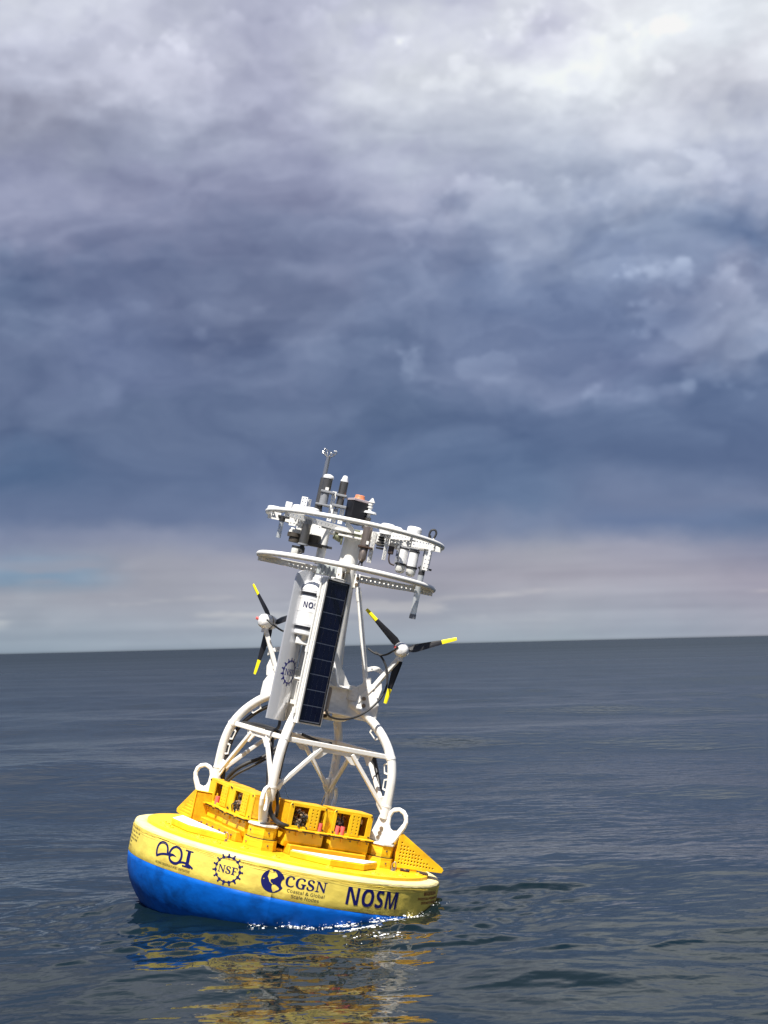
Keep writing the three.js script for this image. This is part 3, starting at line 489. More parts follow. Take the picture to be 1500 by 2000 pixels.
// square of braces and the V struts below it
const corner = LEGAZ.map((a) => pol(0.715, a, 0.945));
for (let i = 0; i < 4; i++) {
  const A = corner[i], B = corner[(i + 1) % 4], f = (t, dy = 0) => A.clone().lerp(B, t).add(V3(0, dy, 0));
  part('brace', bar(A, B, 0.038, 0.042), white, tower);
  const fa = pol(0.775, LEGAZ[i], 0.5), fb = pol(0.775, LEGAZ[(i + 1) % 4], 0.5);
  part('strut', bar(fa, f(0.35, -0.03), 0.034, 0.034), white, tower); part('strut', bar(fb, f(0.65, -0.03), 0.034, 0.034), white, tower);
  const X = B.clone().sub(A).normalize(), pl = frameAt(f(0.5, -0.02), X, V3(0, 1, 0), new THREE.Vector3().crossVectors(X, V3(0, 1, 0))), Lh = A.distanceTo(B);
  part('gusset', slab([[-0.24 * Lh, 0.01], [0.24 * Lh, 0.01], [0.2 * Lh, -0.1], [0.16 * Lh, -0.1], [0.08 * Lh, -0.035], [-0.08 * Lh, -0.035], [-0.16 * Lh, -0.1], [-0.2 * Lh, -0.1]], 0.012, pl, [], 0.002), white, tower);
  for (const [a, q] of [[LEGAZ[i], fa], [LEGAZ[(i + 1) % 4], fb]]) { const dirIn = f(0.5).sub(q).setY(0).normalize(); part('gusset', slab([[-0.02, -0.09], [0.075, 0.03], [0.09, 0.08], [0.05, 0.11], [-0.02, 0.12]], 0.012, frameAt(q, dirIn, V3(0, 1, 0), new THREE.Vector3().crossVectors(dirIn, V3(0, 1, 0))), [], 0.002), white, tower); }
}
// central hub with four radial plates
const hub = grp('tower_hub', tower);
const HA = 60;
parts('hub_box', [box(0.4, 0.21, 0.012, 0, 1.335, 0, facing(HA, 0.2)), box(0.4, 0.21, 0.012, 0, 1.335, 0, facing(HA + 90, 0.2)), box(0.4, 0.21, 0.012, 0, 1.335, 0, facing(HA + 180, 0.2)), box(0.4, 0.21, 0.012, 0, 1.335, 0, facing(HA + 270, 0.2))], white, hub);
part('hub_plate', [box(0.5, 0.014, 0.5, 0, 1.448, 0, facing(HA, 0), 0.005), box(0.5, 0.016, 0.5, 0, 1.222, 0, facing(HA, 0), 0.005), cyl(0.19, 0.19, 1.455, 1.468, 0, 0, 24), cyl(0.15, 0.1, 1.15, 1.214, 0, 0, 24)], white, hub);
for (const a of LEGAZ) {
  const m = radial(a);
  part('bracket_plate', slab([[0.15, 1.455], [0.3, 1.475], [0.36, 1.52], [0.372, 1.58], [0.425, 1.585], [0.44, 1.5], [0.5, 1.45], [0.545, 1.36], [0.548, 1.25], [0.52, 1.2], [0.42, 1.205], [0.33, 1.205], [0.26, 1.165], [0.2, 1.15], [0.15, 1.15]], 0.03, m, [], 0.005), white, hub);
  part('end_cap', rod(at(m, 0.295, 1.36, 0), at(m, 0.295, 1.485, 0), 0.052, 0.05, 16), white, hub);
  const bo = []; for (const [r, y] of [[0.405, 1.395], [0.415, 1.335]]) for (const s of [-1, 1]) bo.push(rod(at(m, r, y, s * 0.012), at(m, r, y, s * 0.028), 0.02, 0.017, 8)); loose('bolt', bo, bronze, hub, 'large bolts on the bracket');
  part('stay_tube', [rod(at(m, 0.14, 2.34, 0), at(m, 0.4, 1.5, 0), 0.022, 0.024, 12), box(0.05, 0.13, 0.03, 0.118, 2.39, 0, m, 0.01), rod(at(m, 0.15, 2.3, 0), at(m, 0.175, 2.22, 0), 0.029, 0.025)], white, tower, 'slanting stay tube beside the mast');
  const bo2 = []; for (const y of [2.415, 2.36]) bo2.push(rod(at(m, 0.125, y, -0.024), at(m, 0.125, y, 0.024), 0.016, 0.016, 8)); loose('bolt', bo2, bronze, tower, 'bolts at the top of the stay tube');
}
// mast
part('mast', lathe([[0.14, 1.46], [0.133, 1.5], [0.1, 2.15], [0.088, 2.46], [0.078, 2.7], [0.078, 2.76], [0.105, 2.765], [0.105, 2.785], [0.0, 2.785]], 32), white, buoy, 'tall tapering white mast');
parts('mast_gusset', [slab([[0.1, 1.455], [0.3, 1.455], [0.27, 1.475], [0.115, 1.68]], 0.012, radial(60), [], 0.002), slab([[0.1, 1.455], [0.27, 1.455], [0.25, 1.475], [0.115, 1.66]], 0.012, radial(-20), [], 0.002)], white, buoy);

// wind turbines
function turbine(hubPos, axisAz, a0, mastAz, label) {
  const t = grp('wind_turbine', buoy, label), ax = pol(1, axisAz, 0), side = new THREE.Vector3().crossVectors(V3(0, 1, 0), ax).normalize(), up = V3(0, 1, 0), h = hubPos;
  const along = frameAt(h, side, ax, new THREE.Vector3().crossVectors(side, ax)); // local y = axis, pointing from rotor to tail
  const body = lathe([[0, -0.085], [0.022, -0.08], [0.05, -0.06], [0.062, -0.03], [0.065, 0.0]], 20), back = lathe([[0.052, 0.0], [0.064, 0.012], [0.066, 0.055], [0.058, 0.085], [0.036, 0.103], [0, 0.108]], 20);
  body.applyMatrix4(along); back.applyMatrix4(along);
  part('spinner', body, whiteGloss, t); part('generator', [back, rod(at(along, 0, 0.03, 0).add(V3(0, -0.02, 0)), at(along, 0, 0.03, 0).add(V3(0, -0.1, 0)), 0.034, 0.03)], whiteGloss, t);
  part('plug', rod(at(along, -0.02, 0.07, 0).add(V3(-0.012, 0.01, 0)), at(along, -0.035, 0.105, 0).add(V3(-0.018, 0.012, 0)), 0.015, 0.012, 10), pink, t, 'red plug on the generator');
  for (let k = 0; k < 3; k++) {
    const a = a0 + k * 120, dir = side.clone().multiplyScalar(Math.cos(a * D)).addScaledVector(up, Math.sin(a * D)), nrm = ax, wd = new THREE.Vector3().crossVectors(dir, nrm);
    const mk = (r0, r1, wf, n) => { const pos = [], idx = []; for (let i = 0; i <= n; i++) { const r = r0 + (r1 - r0) * i / n, w = wf(r), tw = (28 - 42 * r) * D, th = 0.008 + 0.01 * (1 - r / 0.48);
      const c = h.clone().addScaledVector(dir, r).addScaledVector(ax, -0.035), X = wd.clone().multiplyScalar(Math.cos(tw)).addScaledVector(nrm, Math.sin(tw)), Y = nrm.clone().multiplyScalar(Math.cos(tw)).addScaledVector(wd, -Math.sin(tw));
      for (const [u, v] of [[-0.42, 0], [-0.15, 0.5], [0.25, 0.35], [0.58, 0], [0.25, -0.35], [-0.15, -0.4]]) { const p = c.clone().addScaledVector(X, u * w).addScaledVector(Y, v * th); pos.push(p.x, p.y, p.z); } }
      for (let i = 0; i < n; i++) for (let j = 0; j < 6; j++) { const A = i * 6 + j, B = i * 6 + (j + 1) % 6; idx.push(A, B, A + 6, B, B + 6, A + 6); }
      for (let j = 1; j < 5; j++) { idx.push(0, j + 1, j); idx.push(n * 6, n * 6 + j, n * 6 + j + 1); }
      const g = new THREE.BufferGeometry(); g.setAttribute('position', new THREE.Float32BufferAttribute(pos, 3)); g.setIndex(idx); const q = g.toNonIndexed(); q.computeVertexNormals(); return q; };
    part('blade', mk(0.05, 0.352, (r) => (r < 0.1 ? 0.05 + (r - 0.05) * 0.62 : 0.081 - (r - 0.1) * 0.16), 10), blackPaint, t, 'black turbine blade');
    part('blade_tip', mk(0.352, 0.486, (r) => (r > 0.47 ? 0.026 : 0.0385 - (r - 0.35) * 0.06), 5), bladeYellow, t, 'yellow tip of the turbine blade');
  }
  const m = radial(mastAz);
  part('turbine_arm', [bar(at(m, 0.34, 1.345, 0), at(m, 0.47, 1.52, 0), 0.05, 0.05), bar(at(m, 0.465, 1.51, 0), h.clone().add(V3(0, -0.06, 0)).addScaledVector(ax, 0.03), 0.042, 0.042), slab([[0.47, 1.44], [0.53, 1.42], [0.545, 1.5], [0.515, 1.62], [0.49, 1.6]], 0.02, m, [], 0.003)], white, t, 'white arm carrying the turbine');
  const link = []; for (let i = 0; i <= 8; i++) { const q = i / 8; link.push([0.36 + 0.2 * q, 1.655 + 0.045 * Math.sin(q * Math.PI) - 0.02 * q]); } const lo = link.map(([x, y]) => [x, y - 0.042]).reverse();
  part('arm_link', slab(link.concat(lo), 0.016, m, [[0.42, 1.66, 0.009], [0.475, 1.665, 0.009], [0.525, 1.65, 0.009]], 0.002), white, t);
}
turbine(V3(0.625, 1.875, 0.165), 99, 143.5, 16, 'wind turbine on the side of the mast facing the camera');
turbine(V3(-0.585, 1.885, -0.13), 135, 20, 196, 'wind turbine behind the white vane, turned away');

// vane with canister
const FA = 121, fm = radial(FA);
const fin = (() => { // outline in (radius, height), bowed towards the canister, 14 mm thick
  const n = 22, mRows = 26, pos = [], idx = [], r0 = 0.425, r1 = 0.69, y0 = 1.075, lim = (r) => { const q = Math.max(0, r - (r1 - 0.075)); return 2.372 - 0.14 * (r1 - r) * 0.6 - (0.075 - Math.sqrt(Math.max(0, 0.075 * 0.075 - q * q))); };
  for (const sd of [1, -1]) for (let i = 0; i <= n; i++) { const t = i / n, r = r0 + (r1 - r0) * (1 - Math.pow(1 - t, 1.5)), b = 0.075 * (1 - Math.pow(2 * (r - r0) / (r1 - r0) - 1, 2)) - 0.035; for (let j = 0; j <= mRows; j++) { const p = V3(r, y0 + (lim(r) - y0) * j / mRows, -b - sd * 0.007).applyMatrix4(fm); pos.push(p.x, p.y, p.z); } }
  const S = (n + 1) * (mRows + 1), at2 = (s2, i, j) => s2 * S + i * (mRows + 1) + j;
  for (let i = 0; i < n; i++) for (let j = 0; j < mRows; j++) { idx.push(at2(0, i, j), at2(0, i, j + 1), at2(0, i + 1, j), at2(0, i + 1, j), at2(0, i, j + 1), at2(0, i + 1, j + 1)); idx.push(at2(1, i, j), at2(1, i + 1, j), at2(1, i, j + 1), at2(1, i + 1, j), at2(1, i + 1, j + 1), at2(1, i, j + 1)); }
  const shell = new THREE.BufferGeometry(); shell.setAttribute('position', new THREE.Float32BufferAttribute(pos, 3)); shell.setIndex(idx); shell.computeVertexNormals();
  const ep = [], q = (k) => ep.push(pos[k * 3], pos[k * 3 + 1], pos[k * 3 + 2]), quad = (a, b, c, d) => { for (const k of [a, b, c, a, c, d]) q(k); };
  for (let j = 0; j < mRows; j++) { quad(at2(0, n, j), at2(0, n, j + 1), at2(1, n, j + 1), at2(1, n, j)); quad(at2(0, 0, j), at2(1, 0, j), at2(1, 0, j + 1), at2(0, 0, j + 1)); }
  for (let i = 0; i < n; i++) { quad(at2(0, i, mRows), at2(1, i, mRows), at2(1, i + 1, mRows), at2(0, i + 1, mRows)); quad(at2(0, i, 0), at2(0, i + 1, 0), at2(1, i + 1, 0), at2(1, i, 0)); }
  const edge = new THREE.BufferGeometry(); edge.setAttribute('position', new THREE.Float32BufferAttribute(ep, 3)); edge.computeVertexNormals();
  const f = part('vane', [shell, edge], finWhite, buoy, 'large glossy white upright vane'); finWhite.side = THREE.DoubleSide;
  part('vane_web', slab([[0.18, 1.5], [0.43, 1.46], [0.43, 2.33], [0.18, 2.3]], 0.012, fm, [], 0.003), finWhite, f); return f;
})();
{
  const g = part('bracket', [box(0.2, 0.05, 0.09, 0.34, 1.5, 0, fm, 0.008), box(0.2, 0.05, 0.09, 0.34, 2.25, 0, fm, 0.008), box(0.04, 0.32, 0.05, 0.45, 1.27, -0.03, fm, 0.008), box(0.14, 0.03, 0.06, 0.4, 1.1, -0.02, fm, 0.006)], white, fin, 'brackets behind the vane');
  const cv = document.createElement('canvas'); cv.width = 256; cv.height = 256; const c = cv.getContext('2d'); gear(c, 128, 128, 94, 8, 0.8); const t = new THREE.CanvasTexture(cv); t.colorSpace = THREE.SRGBColorSpace;
  const pg = new THREE.PlaneGeometry(0.15, 0.26, 12, 1); const fx = pol(1, FA, 0), nz = V3(Math.sin(FA * D), 0, -Math.cos(FA * D));
  pg.applyMatrix4(frameAt(fx.clone().multiplyScalar(0.595).add(V3(0, 1.49, 0)).addScaledVector(nz, 0.0545), fx.clone().negate(), V3(0, 1, 0), nz));
  { const p = pg.attributes.position, v = V3(0, 0, 0); for (let k = 0; k < p.count; k++) { v.fromBufferAttribute(p, k); const r = v.x * fx.x + v.z * fx.z, b = 0.075 * (1 - Math.pow(2 * (r - 0.425) / 0.265 - 1, 2)) - 0.035 + 0.0085, o = v.x * nz.x + v.z * nz.z; v.addScaledVector(nz, b - o); p.setXYZ(k, v.x, v.y, v.z); } pg.computeVertexNormals(); }
  part('emblem', pg, new THREE.MeshPhysicalMaterial({ map: t, roughness: 0.5, transparent: true, side: THREE.DoubleSide }), fin, 'gear emblem printed on the vane');
}
const CX = -0.205, CZ = 0.56, CR = 0.105;
const can = part('canister', lathe([[0, 1.775], [0.07, 1.775], [0.07, 1.815], [0.098, 1.815], [CR, 1.83], [CR, 1.905], [CR + 0.004, 1.91], [CR, 1.915], [CR, 2.015], [CR + 0.004, 2.02], [CR, 2.025], [CR, 2.125], [CR + 0.004, 2.13], [CR, 2.135], [CR, 2.2], [CR + 0.004, 2.205], [CR, 2.21], [0.096, 2.245], [0.05, 2.285], [0, 2.29]], 40, CX, CZ), whiteGloss, buoy, 'white ribbed canister strapped in front of the vane');
parts('cap', [cyl(0.04, 0.04, 2.28, 2.32, CX, CZ, 16), box(0.055, 0.022, 0.02, CX, 2.33, CZ, null, 0.004)], whiteGloss, can); part('foot_block', box(0.14, 0.06, 0.13, CX, 1.765, CZ, null, 0.01), white, can);
parts('strap', [cyl(CR + 0.006, CR + 0.006, 1.868, 1.893, CX, CZ, 40), cyl(CR + 0.006, CR + 0.006, 2.158, 2.183, CX, CZ, 40), box(0.12, 0.026, 0.02, CX - 0.02, 1.88, CZ - 0.09), box(0.12, 0.026, 0.02, CX - 0.02, 2.17, CZ - 0.09)], blackPaint, can, 'black strap round the canister');
{ // NOSM print curved on the canister
  const cv = document.createElement('canvas'); cv.width = 512; cv.height = 192; const c = cv.getContext('2d'); c.fillStyle = '#141a4a'; c.font = 'bold 170px sans-serif'; c.textBaseline = 'middle'; const w = c.measureText('NOSM').width; c.save(); c.translate(4, 100); c.scale(504 / w, 1.1); c.fillText('NOSM', 0, 0); c.restore();
  const t = new THREE.CanvasTexture(cv); t.colorSpace = THREE.SRGBColorSpace; const n = 16, pos = [], nor = [], uv = [], idx = [];
  for (let i = 0; i <= n; i++) for (let j = 0; j < 2; j++) { const a = 131 - 102 * i / n, p = pol(CR + 0.003, a, j ? 2.112 : 2.042); pos.push(p.x + CX, p.y, p.z + CZ); const q = pol(1, a, 0); nor.push(q.x, 0, q.z); uv.push(i / n, j); }
  for (let i = 0; i < n; i++) { const b = i * 2; idx.push(b, b + 2, b + 1, b + 1, b + 2, b + 3); }
  const g = new THREE.BufferGeometry(); g.setAttribute('position', new THREE.Float32BufferAttribute(pos, 3)); g.setAttribute('normal', new THREE.Float32BufferAttribute(nor, 3)); g.setAttribute('uv', new THREE.Float32BufferAttribute(uv, 2)); g.setIndex(idx);
  part('lettering', g, new THREE.MeshPhysicalMaterial({ map: t, roughness: 0.5, transparent: true, side: THREE.DoubleSide }), can, 'dark lettering on the canister');
}
// solar panel
{
  const a = 46, n = pol(1, a, 0), X = V3(Math.sin(a * D), 0, -Math.cos(a * D)), w = 0.272, h = 1.245, m = frameAt(V3(-0.113, 1.09, 0.715), X, V3(0, 1, 0), n);
  const sp = part('solar_panel', [box(w, h, 0.012, w / 2, h / 2, -0.02, m), box(0.014, h, 0.075, 0.007, h / 2, -0.0375, m), box(0.014, h, 0.075, w - 0.007, h / 2, -0.0375, m), box(w - 0.028, 0.014, 0.07, w / 2, 0.007, -0.036, m), box(w - 0.028, 0.014, 0.07, w / 2, h - 0.007, -0.036, m)], white, buoy, 'upright solar panel in a white frame');
  parts('panel_edge', [box(0.01, h - 0.03, 0.006, 0.019, h / 2, 0.001, m), box(0.01, h - 0.03, 0.006, w - 0.019, h / 2, 0.001, m), box(w - 0.028, 0.01, 0.006, w / 2, 0.018, 0.001, m), box(w - 0.028, 0.01, 0.006, w / 2, h - 0.02, 0.001, m)], blackPaint, sp, 'black inner edge of the panel');
  part('backing', box(w - 0.04, h - 0.04, 0.006, w / 2, h / 2, -0.011, m), M(0.62, 0.64, 0.68, 0.4), sp, 'pale lines between the cells');
  const cw = (w - 0.05) / 4, ch = (h - 0.056) / 9;
  for (let i = 0; i < 4; i++) for (let j = 0; j < 9; j++) { const g = new THREE.BoxGeometry(cw - 0.0042, ch - 0.0065, 0.004); g.translate(0.025 + cw * (i + 0.5), 0.028 + ch * (j + 0.5), -0.006); g.applyMatrix4(m); part('solar_cell', g, cellMat, sp); }
  part('bracket', [box(0.06, 0.035, 0.2, 0.13, 0.16, -0.16, m), box(0.06, 0.035, 0.2, 0.13, 1.05, -0.16, m), box(0.012, h - 0.1, 0.012, -0.012, h / 2, -0.055, m), box(0.02, 0.05, 0.04, -0.006, 0.1, -0.06, m), box(0.02, 0.05, 0.03, -0.006, 0.62, -0.06, m), box(0.02, 0.05, 0.03, -0.006, 1.1, -0.06, m)], white, sp, 'mounting brackets of the panel');
  part('top_clip', box(0.16, 0.012, 0.04, 0.15, h + 0.008, -0.02, m, 0.004), white, sp);
}

// rings and instruments -------------------------------------------
const ringGeo = (y, r, t) => { const g = new THREE.TorusGeometry(r, t, 14, 96); g.rotateX(Math.PI / 2); g.translate(0, y, 0); return g; };
const UY = 2.8386, UR = 0.7926, LY = 2.454, LR = 0.789;
const ur = part('upper_ring', ringGeo(UY, UR, 0.021), white, buoy, 'white upper ring carrying the instruments');
const lr = part('lower_ring', ringGeo(LY, LR, 0.023), white, buoy, 'white lower ring round the mast');
const perfBar = (az, r0, r1, y0, y1, th = 0.006, pitch = 0.04) => { const hs = []; for (let r = r0 + 0.03; r < r1 - 0.02; r += pitch) hs.push([r, (y0 + y1) / 2, 0.0065]); return slab([[r0, y0], [r1, y0], [r1, y1], [r0, y1]], th, radial(az), hs, 0.001); };
for (const az of [4, 94, 184, 274, 49, 139, 229, 319]) part('spoke', perfBar(az, 0.07, UR, UY - 0.05, UY - 0.002), white, ur, 'perforated spoke of the upper ring');
for (const az of [2, 88, 178, 268]) {
  part('spoke', perfBar(az, 0.08, LR, LY - 0.058, LY - 0.008), white, lr, 'perforated spoke of the lower ring');
  part('spoke_flange', (() => { const m = radial(az); return box(LR - 0.08, 0.006, 0.075, (LR + 0.08) / 2, LY - 0.005, 0, m); })(), white, lr);
}
parts('ring_web', [0, 1].map((s) => { const a0 = s ? -20 : 160, g = new THREE.RingGeometry(0.62, LR, 24, 1, a0 * D, 45 * D); g.rotateX(Math.PI / 2); g.translate(0, LY - 0.011, 0); return g; }), white, lr, 'flat web plate inside the lower ring');
parts('bolt', (() => { const o = []; for (const [az, rs] of [[2, [0.3, 0.36, 0.46, 0.52, 0.58]], [178, [0.42, 0.47, 0.54, 0.6]]]) for (const r of rs) { const m = radial(az); o.push(rod(at(m, r, LY - 0.05, -0.012), at(m, r, LY - 0.05, 0.012), 0.009, 0.009, 8)); } return o; })(), whiteGloss, lr, 'white bolt heads on the spokes');

const instr = (name, label) => grp(name, buoy, label);
const perfPlate = (x0, x1, y0, y1, z, az = 90) => { const m = facing(az, 0); m.setPosition((x0 + x1) / 2, 0, z); const w = x1 - x0, hs = [], nx = Math.max(1, Math.round(w / 0.03)), ny = Math.max(1, Math.round((y1 - y0) / 0.035)); for (let i = 0; i < nx; i++) for (let j = 0; j < ny; j++) hs.push([-w / 2 + w * (i + 0.5) / nx, y0 + (y1 - y0) * (j + 0.5) / ny, 0.0058]); return slab([[-w / 2, y0], [w / 2, y0], [w / 2, y1], [-w / 2, y1]], 0.007, m, hs, 0.001); };
{ // sonic anemometer
  const t = instr('anemometer', 'tall steel anemometer with wire prongs, highest point of the mast'), x = -0.366, z = 0;
  part('lower_tube', [cyl(0.03, 0.029, 2.93, 3.235, x, z), cyl(0.03, 0.03, 2.95, 2.97, x, z)], titanium, t); part('upper_tube', cyl(0.02, 0.02, 3.235, 3.43, x, z), steel, t);
  const pr = []; for (let k = 0; k < 6; k++) { const a = (k * 60 + 12) * D, c = Math.cos(a), s = Math.sin(a), top = k % 2 ? 3.468 : 3.49; pr.push(tube([V3(x + c * 0.012, 3.425, z + s * 0.012), V3(x + c * 0.05, 3.452 + (k % 2 ? 0 : 0.006), z + s * 0.05), V3(x + c * 0.066, top - 0.01, z + s * 0.066), V3(x + c * 0.06, top, z + s * 0.06)], 0.006, 6), rod(V3(x + c * 0.064, top, z + s * 0.064), V3(x + c * 0.04, top + (k % 2 ? 0.002 : 0), z + s * 0.04), 0.0085, 0.007, 6)); }
  parts('prong', pr, steel, t);
}
{
  const t = instr('radiation_sensor', 'dark metal sensor with white domed cap'), x = -0.322, z = 0.07;
  part('body', cyl(0.041, 0.041, 3.12, 3.23, x, z, 20), titanium, t); part('cap', lathe([[0.046, 3.23], [0.048, 3.243], [0.045, 3.255], [0.02, 3.268], [0, 3.27]], 20, x, z), whiteGloss, t);
  part('lower_body', cyl(0.038, 0.036, 3.0, 3.1, x, z, 18), greyPlastic, t); part('clamp', [box(0.12, 0.02, 0.09, x + 0.02, 3.11, z, null, 0.004), box(0.13, 0.016, 0.09, x, 2.99, z, null, 0.004)], greyPlastic, t); part('label_band', box(0.03, 0.026, 0.02, x + 0.01, 3.135, z + 0.034), white, t);
  part('cable', tube([[x - 0.01, 2.99, z], [x - 0.005, 2.95, z + 0.02], [x, 2.9, z + 0.02]], 0.008, 8), rubber, t);
}
{
  const t = instr('radiation_sensor', 'dark metal sensor with clear domed cap'), x = -0.178, z = 0.03;
  part('body', cyl(0.038, 0.038, 3.12, 3.235, x, z, 20), titanium, t); parts('cap', [cyl(0.036, 0.034, 3.235, 3.252, x, z, 18), lathe([[0.027, 3.252], [0.026, 3.27], [0.018, 3.288], [0, 3.293]], 18, x, z)], M(0.75, 0.76, 0.78, 0.2), t);
  part('lower_body', cyl(0.034, 0.03, 3.02, 3.1, x, z, 18), titanium, t); part('clamp', [box(0.1, 0.02, 0.09, x, 3.108, z, null, 0.004), box(0.13, 0.022, 0.1, x, 3.01, z, null, 0.004), box(0.05, 0.1, 0.05, x - 0.03, 2.93, z)], greyPlastic, t);
}
parts('bracket_plate', [perfPlate(-0.262, -0.222, 2.86, 3.13, 0.06), perfPlate(-0.214, -0.182, 2.86, 3.12, 0.02, 60), perfPlate(-0.165, -0.125, 2.86, 2.99, 0.03)], white, ur, 'white perforated upright plates');
parts('bracket_plate', [perfPlate(-0.51, -0.455, 2.86, 3.02, 0.16, 100), perfPlate(-0.455, -0.42, 2.88, 3.01, 0.13, 40)], white, ur, 'white perforated corner bracket');
{
  const t = instr('equipment_box', 'black box with an orange beacon on top'), x = -0.02, z = 0.02;
  part('body', box(0.155, 0.2, 0.14, x, 2.985, z, new THREE.Matrix4().makeTranslation(x, 0, z).multiply(new THREE.Matrix4().makeRotationY(0.5)).multiply(new THREE.Matrix4().makeTranslation(-x, 0, -z)), 0.006), blackPaint, t);
  part('lid', box(0.165, 0.022, 0.15, x, 3.095, z, new THREE.Matrix4().makeTranslation(x, 0, z).multiply(new THREE.Matrix4().makeRotationY(0.5)).multiply(new THREE.Matrix4().makeTranslation(-x, 0, -z)), 0.005), M(0.4, 0.34, 0.36, 0.5), t);
  part('beacon', lathe([[0.05, 3.106], [0.05, 3.118], [0.044, 3.122], [0.044, 3.14], [0.04, 3.146], [0, 3.148]], 20, x + 0.005, z), amber, t, 'orange beacon lamp');
}
{
  const t = instr('rain_gauge', 'small white stacked fitting beside the black box'), x = 0.095, z = 0.06;
  part('stem', [cyl(0.016, 0.016, 2.86, 3.12, x, z, 10), cyl(0.03, 0.005, 3.1, 3.14, x + 0.005, z, 12), cyl(0.024, 0.024, 3.05, 3.062, x, z, 12), cyl(0.024, 0.024, 3.075, 3.087, x, z, 12)], white, t); part('disc', cyl(0.058, 0.052, 3.0, 3.018, x + 0.01, z, 24), M(0.7, 0.72, 0.74, 0.4), t); loose('bolt', [cyl(0.02, 0.03, 2.9, 2.96, x, z, 10), cyl(0.04, 0.04, 2.86, 2.88, x, z, 8)], titanium, t);
}
for (const [x, y, z, r, h] of [[-0.715, 2.865, 0.14, 0.075, 0.022], [-0.5, 2.885, 0.35, 0.06, 0.035], [-0.385, 2.885, 0.4, 0.07, 0.03]]) part('dome_cap', lathe([[r, y - 0.02], [r, y + h * 0.5], [r * 0.85, y + h * 0.85], [r * 0.5, y + h], [0, y + h]], 20, x, z), whiteGloss, ur, 'low white domed cap on the ring');
part('sensor_head', [box(0.06, 0.055, 0.04, -0.6, 2.91, 0.25, null, 0.008), cyl(0.02, 0.02, 2.86, 2.89, -0.6, 0.25, 10)], whiteGloss, ur, 'small white sensor head standing on the ring');
{
  const t = instr('hanging_sensor', 'short clear tube hanging under the raised side of the upper ring'), x = -0.628, z = 0.3;
  part('tube', new THREE.CylinderGeometry(0.02, 0.02, 0.165, 16, 1, true).translate(x, 2.69, z), clear, t); part('collar', [cyl(0.027, 0.027, 2.755, 2.8, x, z, 14), box(0.1, 0.016, 0.05, x + 0.01, 2.795, z)], rubber, t); part('mount', perfPlate(x - 0.1, x - 0.02, 2.775, 2.825, z - 0.03), white, t);
}
parts('bracket_plate', [perfPlate(-0.56, -0.5, 2.73, 2.815, 0.34), perfPlate(-0.49, -0.43, 2.71, 2.8, 0.33), perfPlate(-0.38, -0.26, 2.67, 2.8, 0.1), box(0.1, 0.055, 0.06, -0.5, 2.695, 0.25, null, 0.01), box(0.12, 0.06, 0.05, -0.3, 2.72, 0.16, null, 0.01)], white, ur, 'white bracket plates under the raised side of the ring');
parts('motor', [cyl(0.06, 0.06, 2.645, 2.68, -0.5, 0.26, 18), cyl(0.05, 0.05, 2.6, 2.64, -0.49, 0.26, 18), cyl(0.05, 0.06, 2.63, 2.7, -0.33, 0.2, 18), box(0.18, 0.03, 0.06, -0.33, 2.615, 0.22, null, 0.006), box(0.07, 0.05, 0.06, -0.42, 2.55, 0.24, null, 0.008)], M(0.06, 0.05, 0.04, 0.5), ur, 'dark motor units under the ring');
{
  const t = instr('metal_sensor', 'grey metal cylinder hanging under the raised side of the upper ring'), x = -0.405, z = 0.33;
  part('body', cyl(0.04, 0.04, 2.6, 2.77, x, z, 20), titanium, t); parts('cap', [cyl(0.043, 0.043, 2.77, 2.81, x, z, 20), cyl(0.046, 0.046, 2.585, 2.6, x, z, 20)], greyPlastic, t); parts('cable', [tube([[x, 2.58, z], [x + 0.005, 2.52, z + 0.015], [x - 0.015, 2.5, z + 0.02], [x - 0.02, 2.54, z + 0.01], [x - 0.012, 2.575, z]], 0.009, 8), cyl(0.024, 0.016, 2.53, 2.59, x, z, 12)], rubber, t);
}
part('float_cup', [lathe([[0.036, 2.56], [0.042, 2.545], [0.042, 2.49], [0.03, 2.478], [0, 2.476]], 18, -0.455, 0.26)], frost, ur, 'small white cup under the ring');
part('cup_cap', cyl(0.044, 0.044, 2.556, 2.572, -0.455, 0.26, 18), rubber, ur);
{
  const t = instr('upright_antenna', 'white upright tube with black cap beside the mast'), x = -0.245, z = 0.15;
  part('tube', [cyl(0.04, 0.04, 2.46, 2.785, x, z, 20)], white, t); part('cap', cyl(0.045, 0.045, 2.785, 2.81, x, z, 20), rubber, t); part('collar', [cyl(0.06, 0.06, 2.615, 2.633, x, z, 20), box(0.15, 0.018, 0.05, x + 0.01, 2.624, z)], rubber, t);
}
part('cable_gland', [rod([-0.1, 2.73, 0.09], [-0.17, 2.745, 0.1], 0.04, 0.03), rod([-0.085, 2.72, 0.1], [-0.1, 2.72, 0.1], 0.046, 0.046), box(0.05, 0.06, 0.04, 0.03, 2.8, 0.12, null, 0.005), box(0.04, 0.05, 0.04, 0.085, 2.78, 0.13, null, 0.005)], M(0.2, 0.21, 0.13, 0.45), ur, 'greenish fittings at the mast head');
part('mount_plate', [box(0.3, 0.02, 0.26, -0.02, 2.8, 0.02, null, 0.004), box(0.26, 0.016, 0.04, 0.0, 2.755, 0.14, null, 0.004)], white, ur);
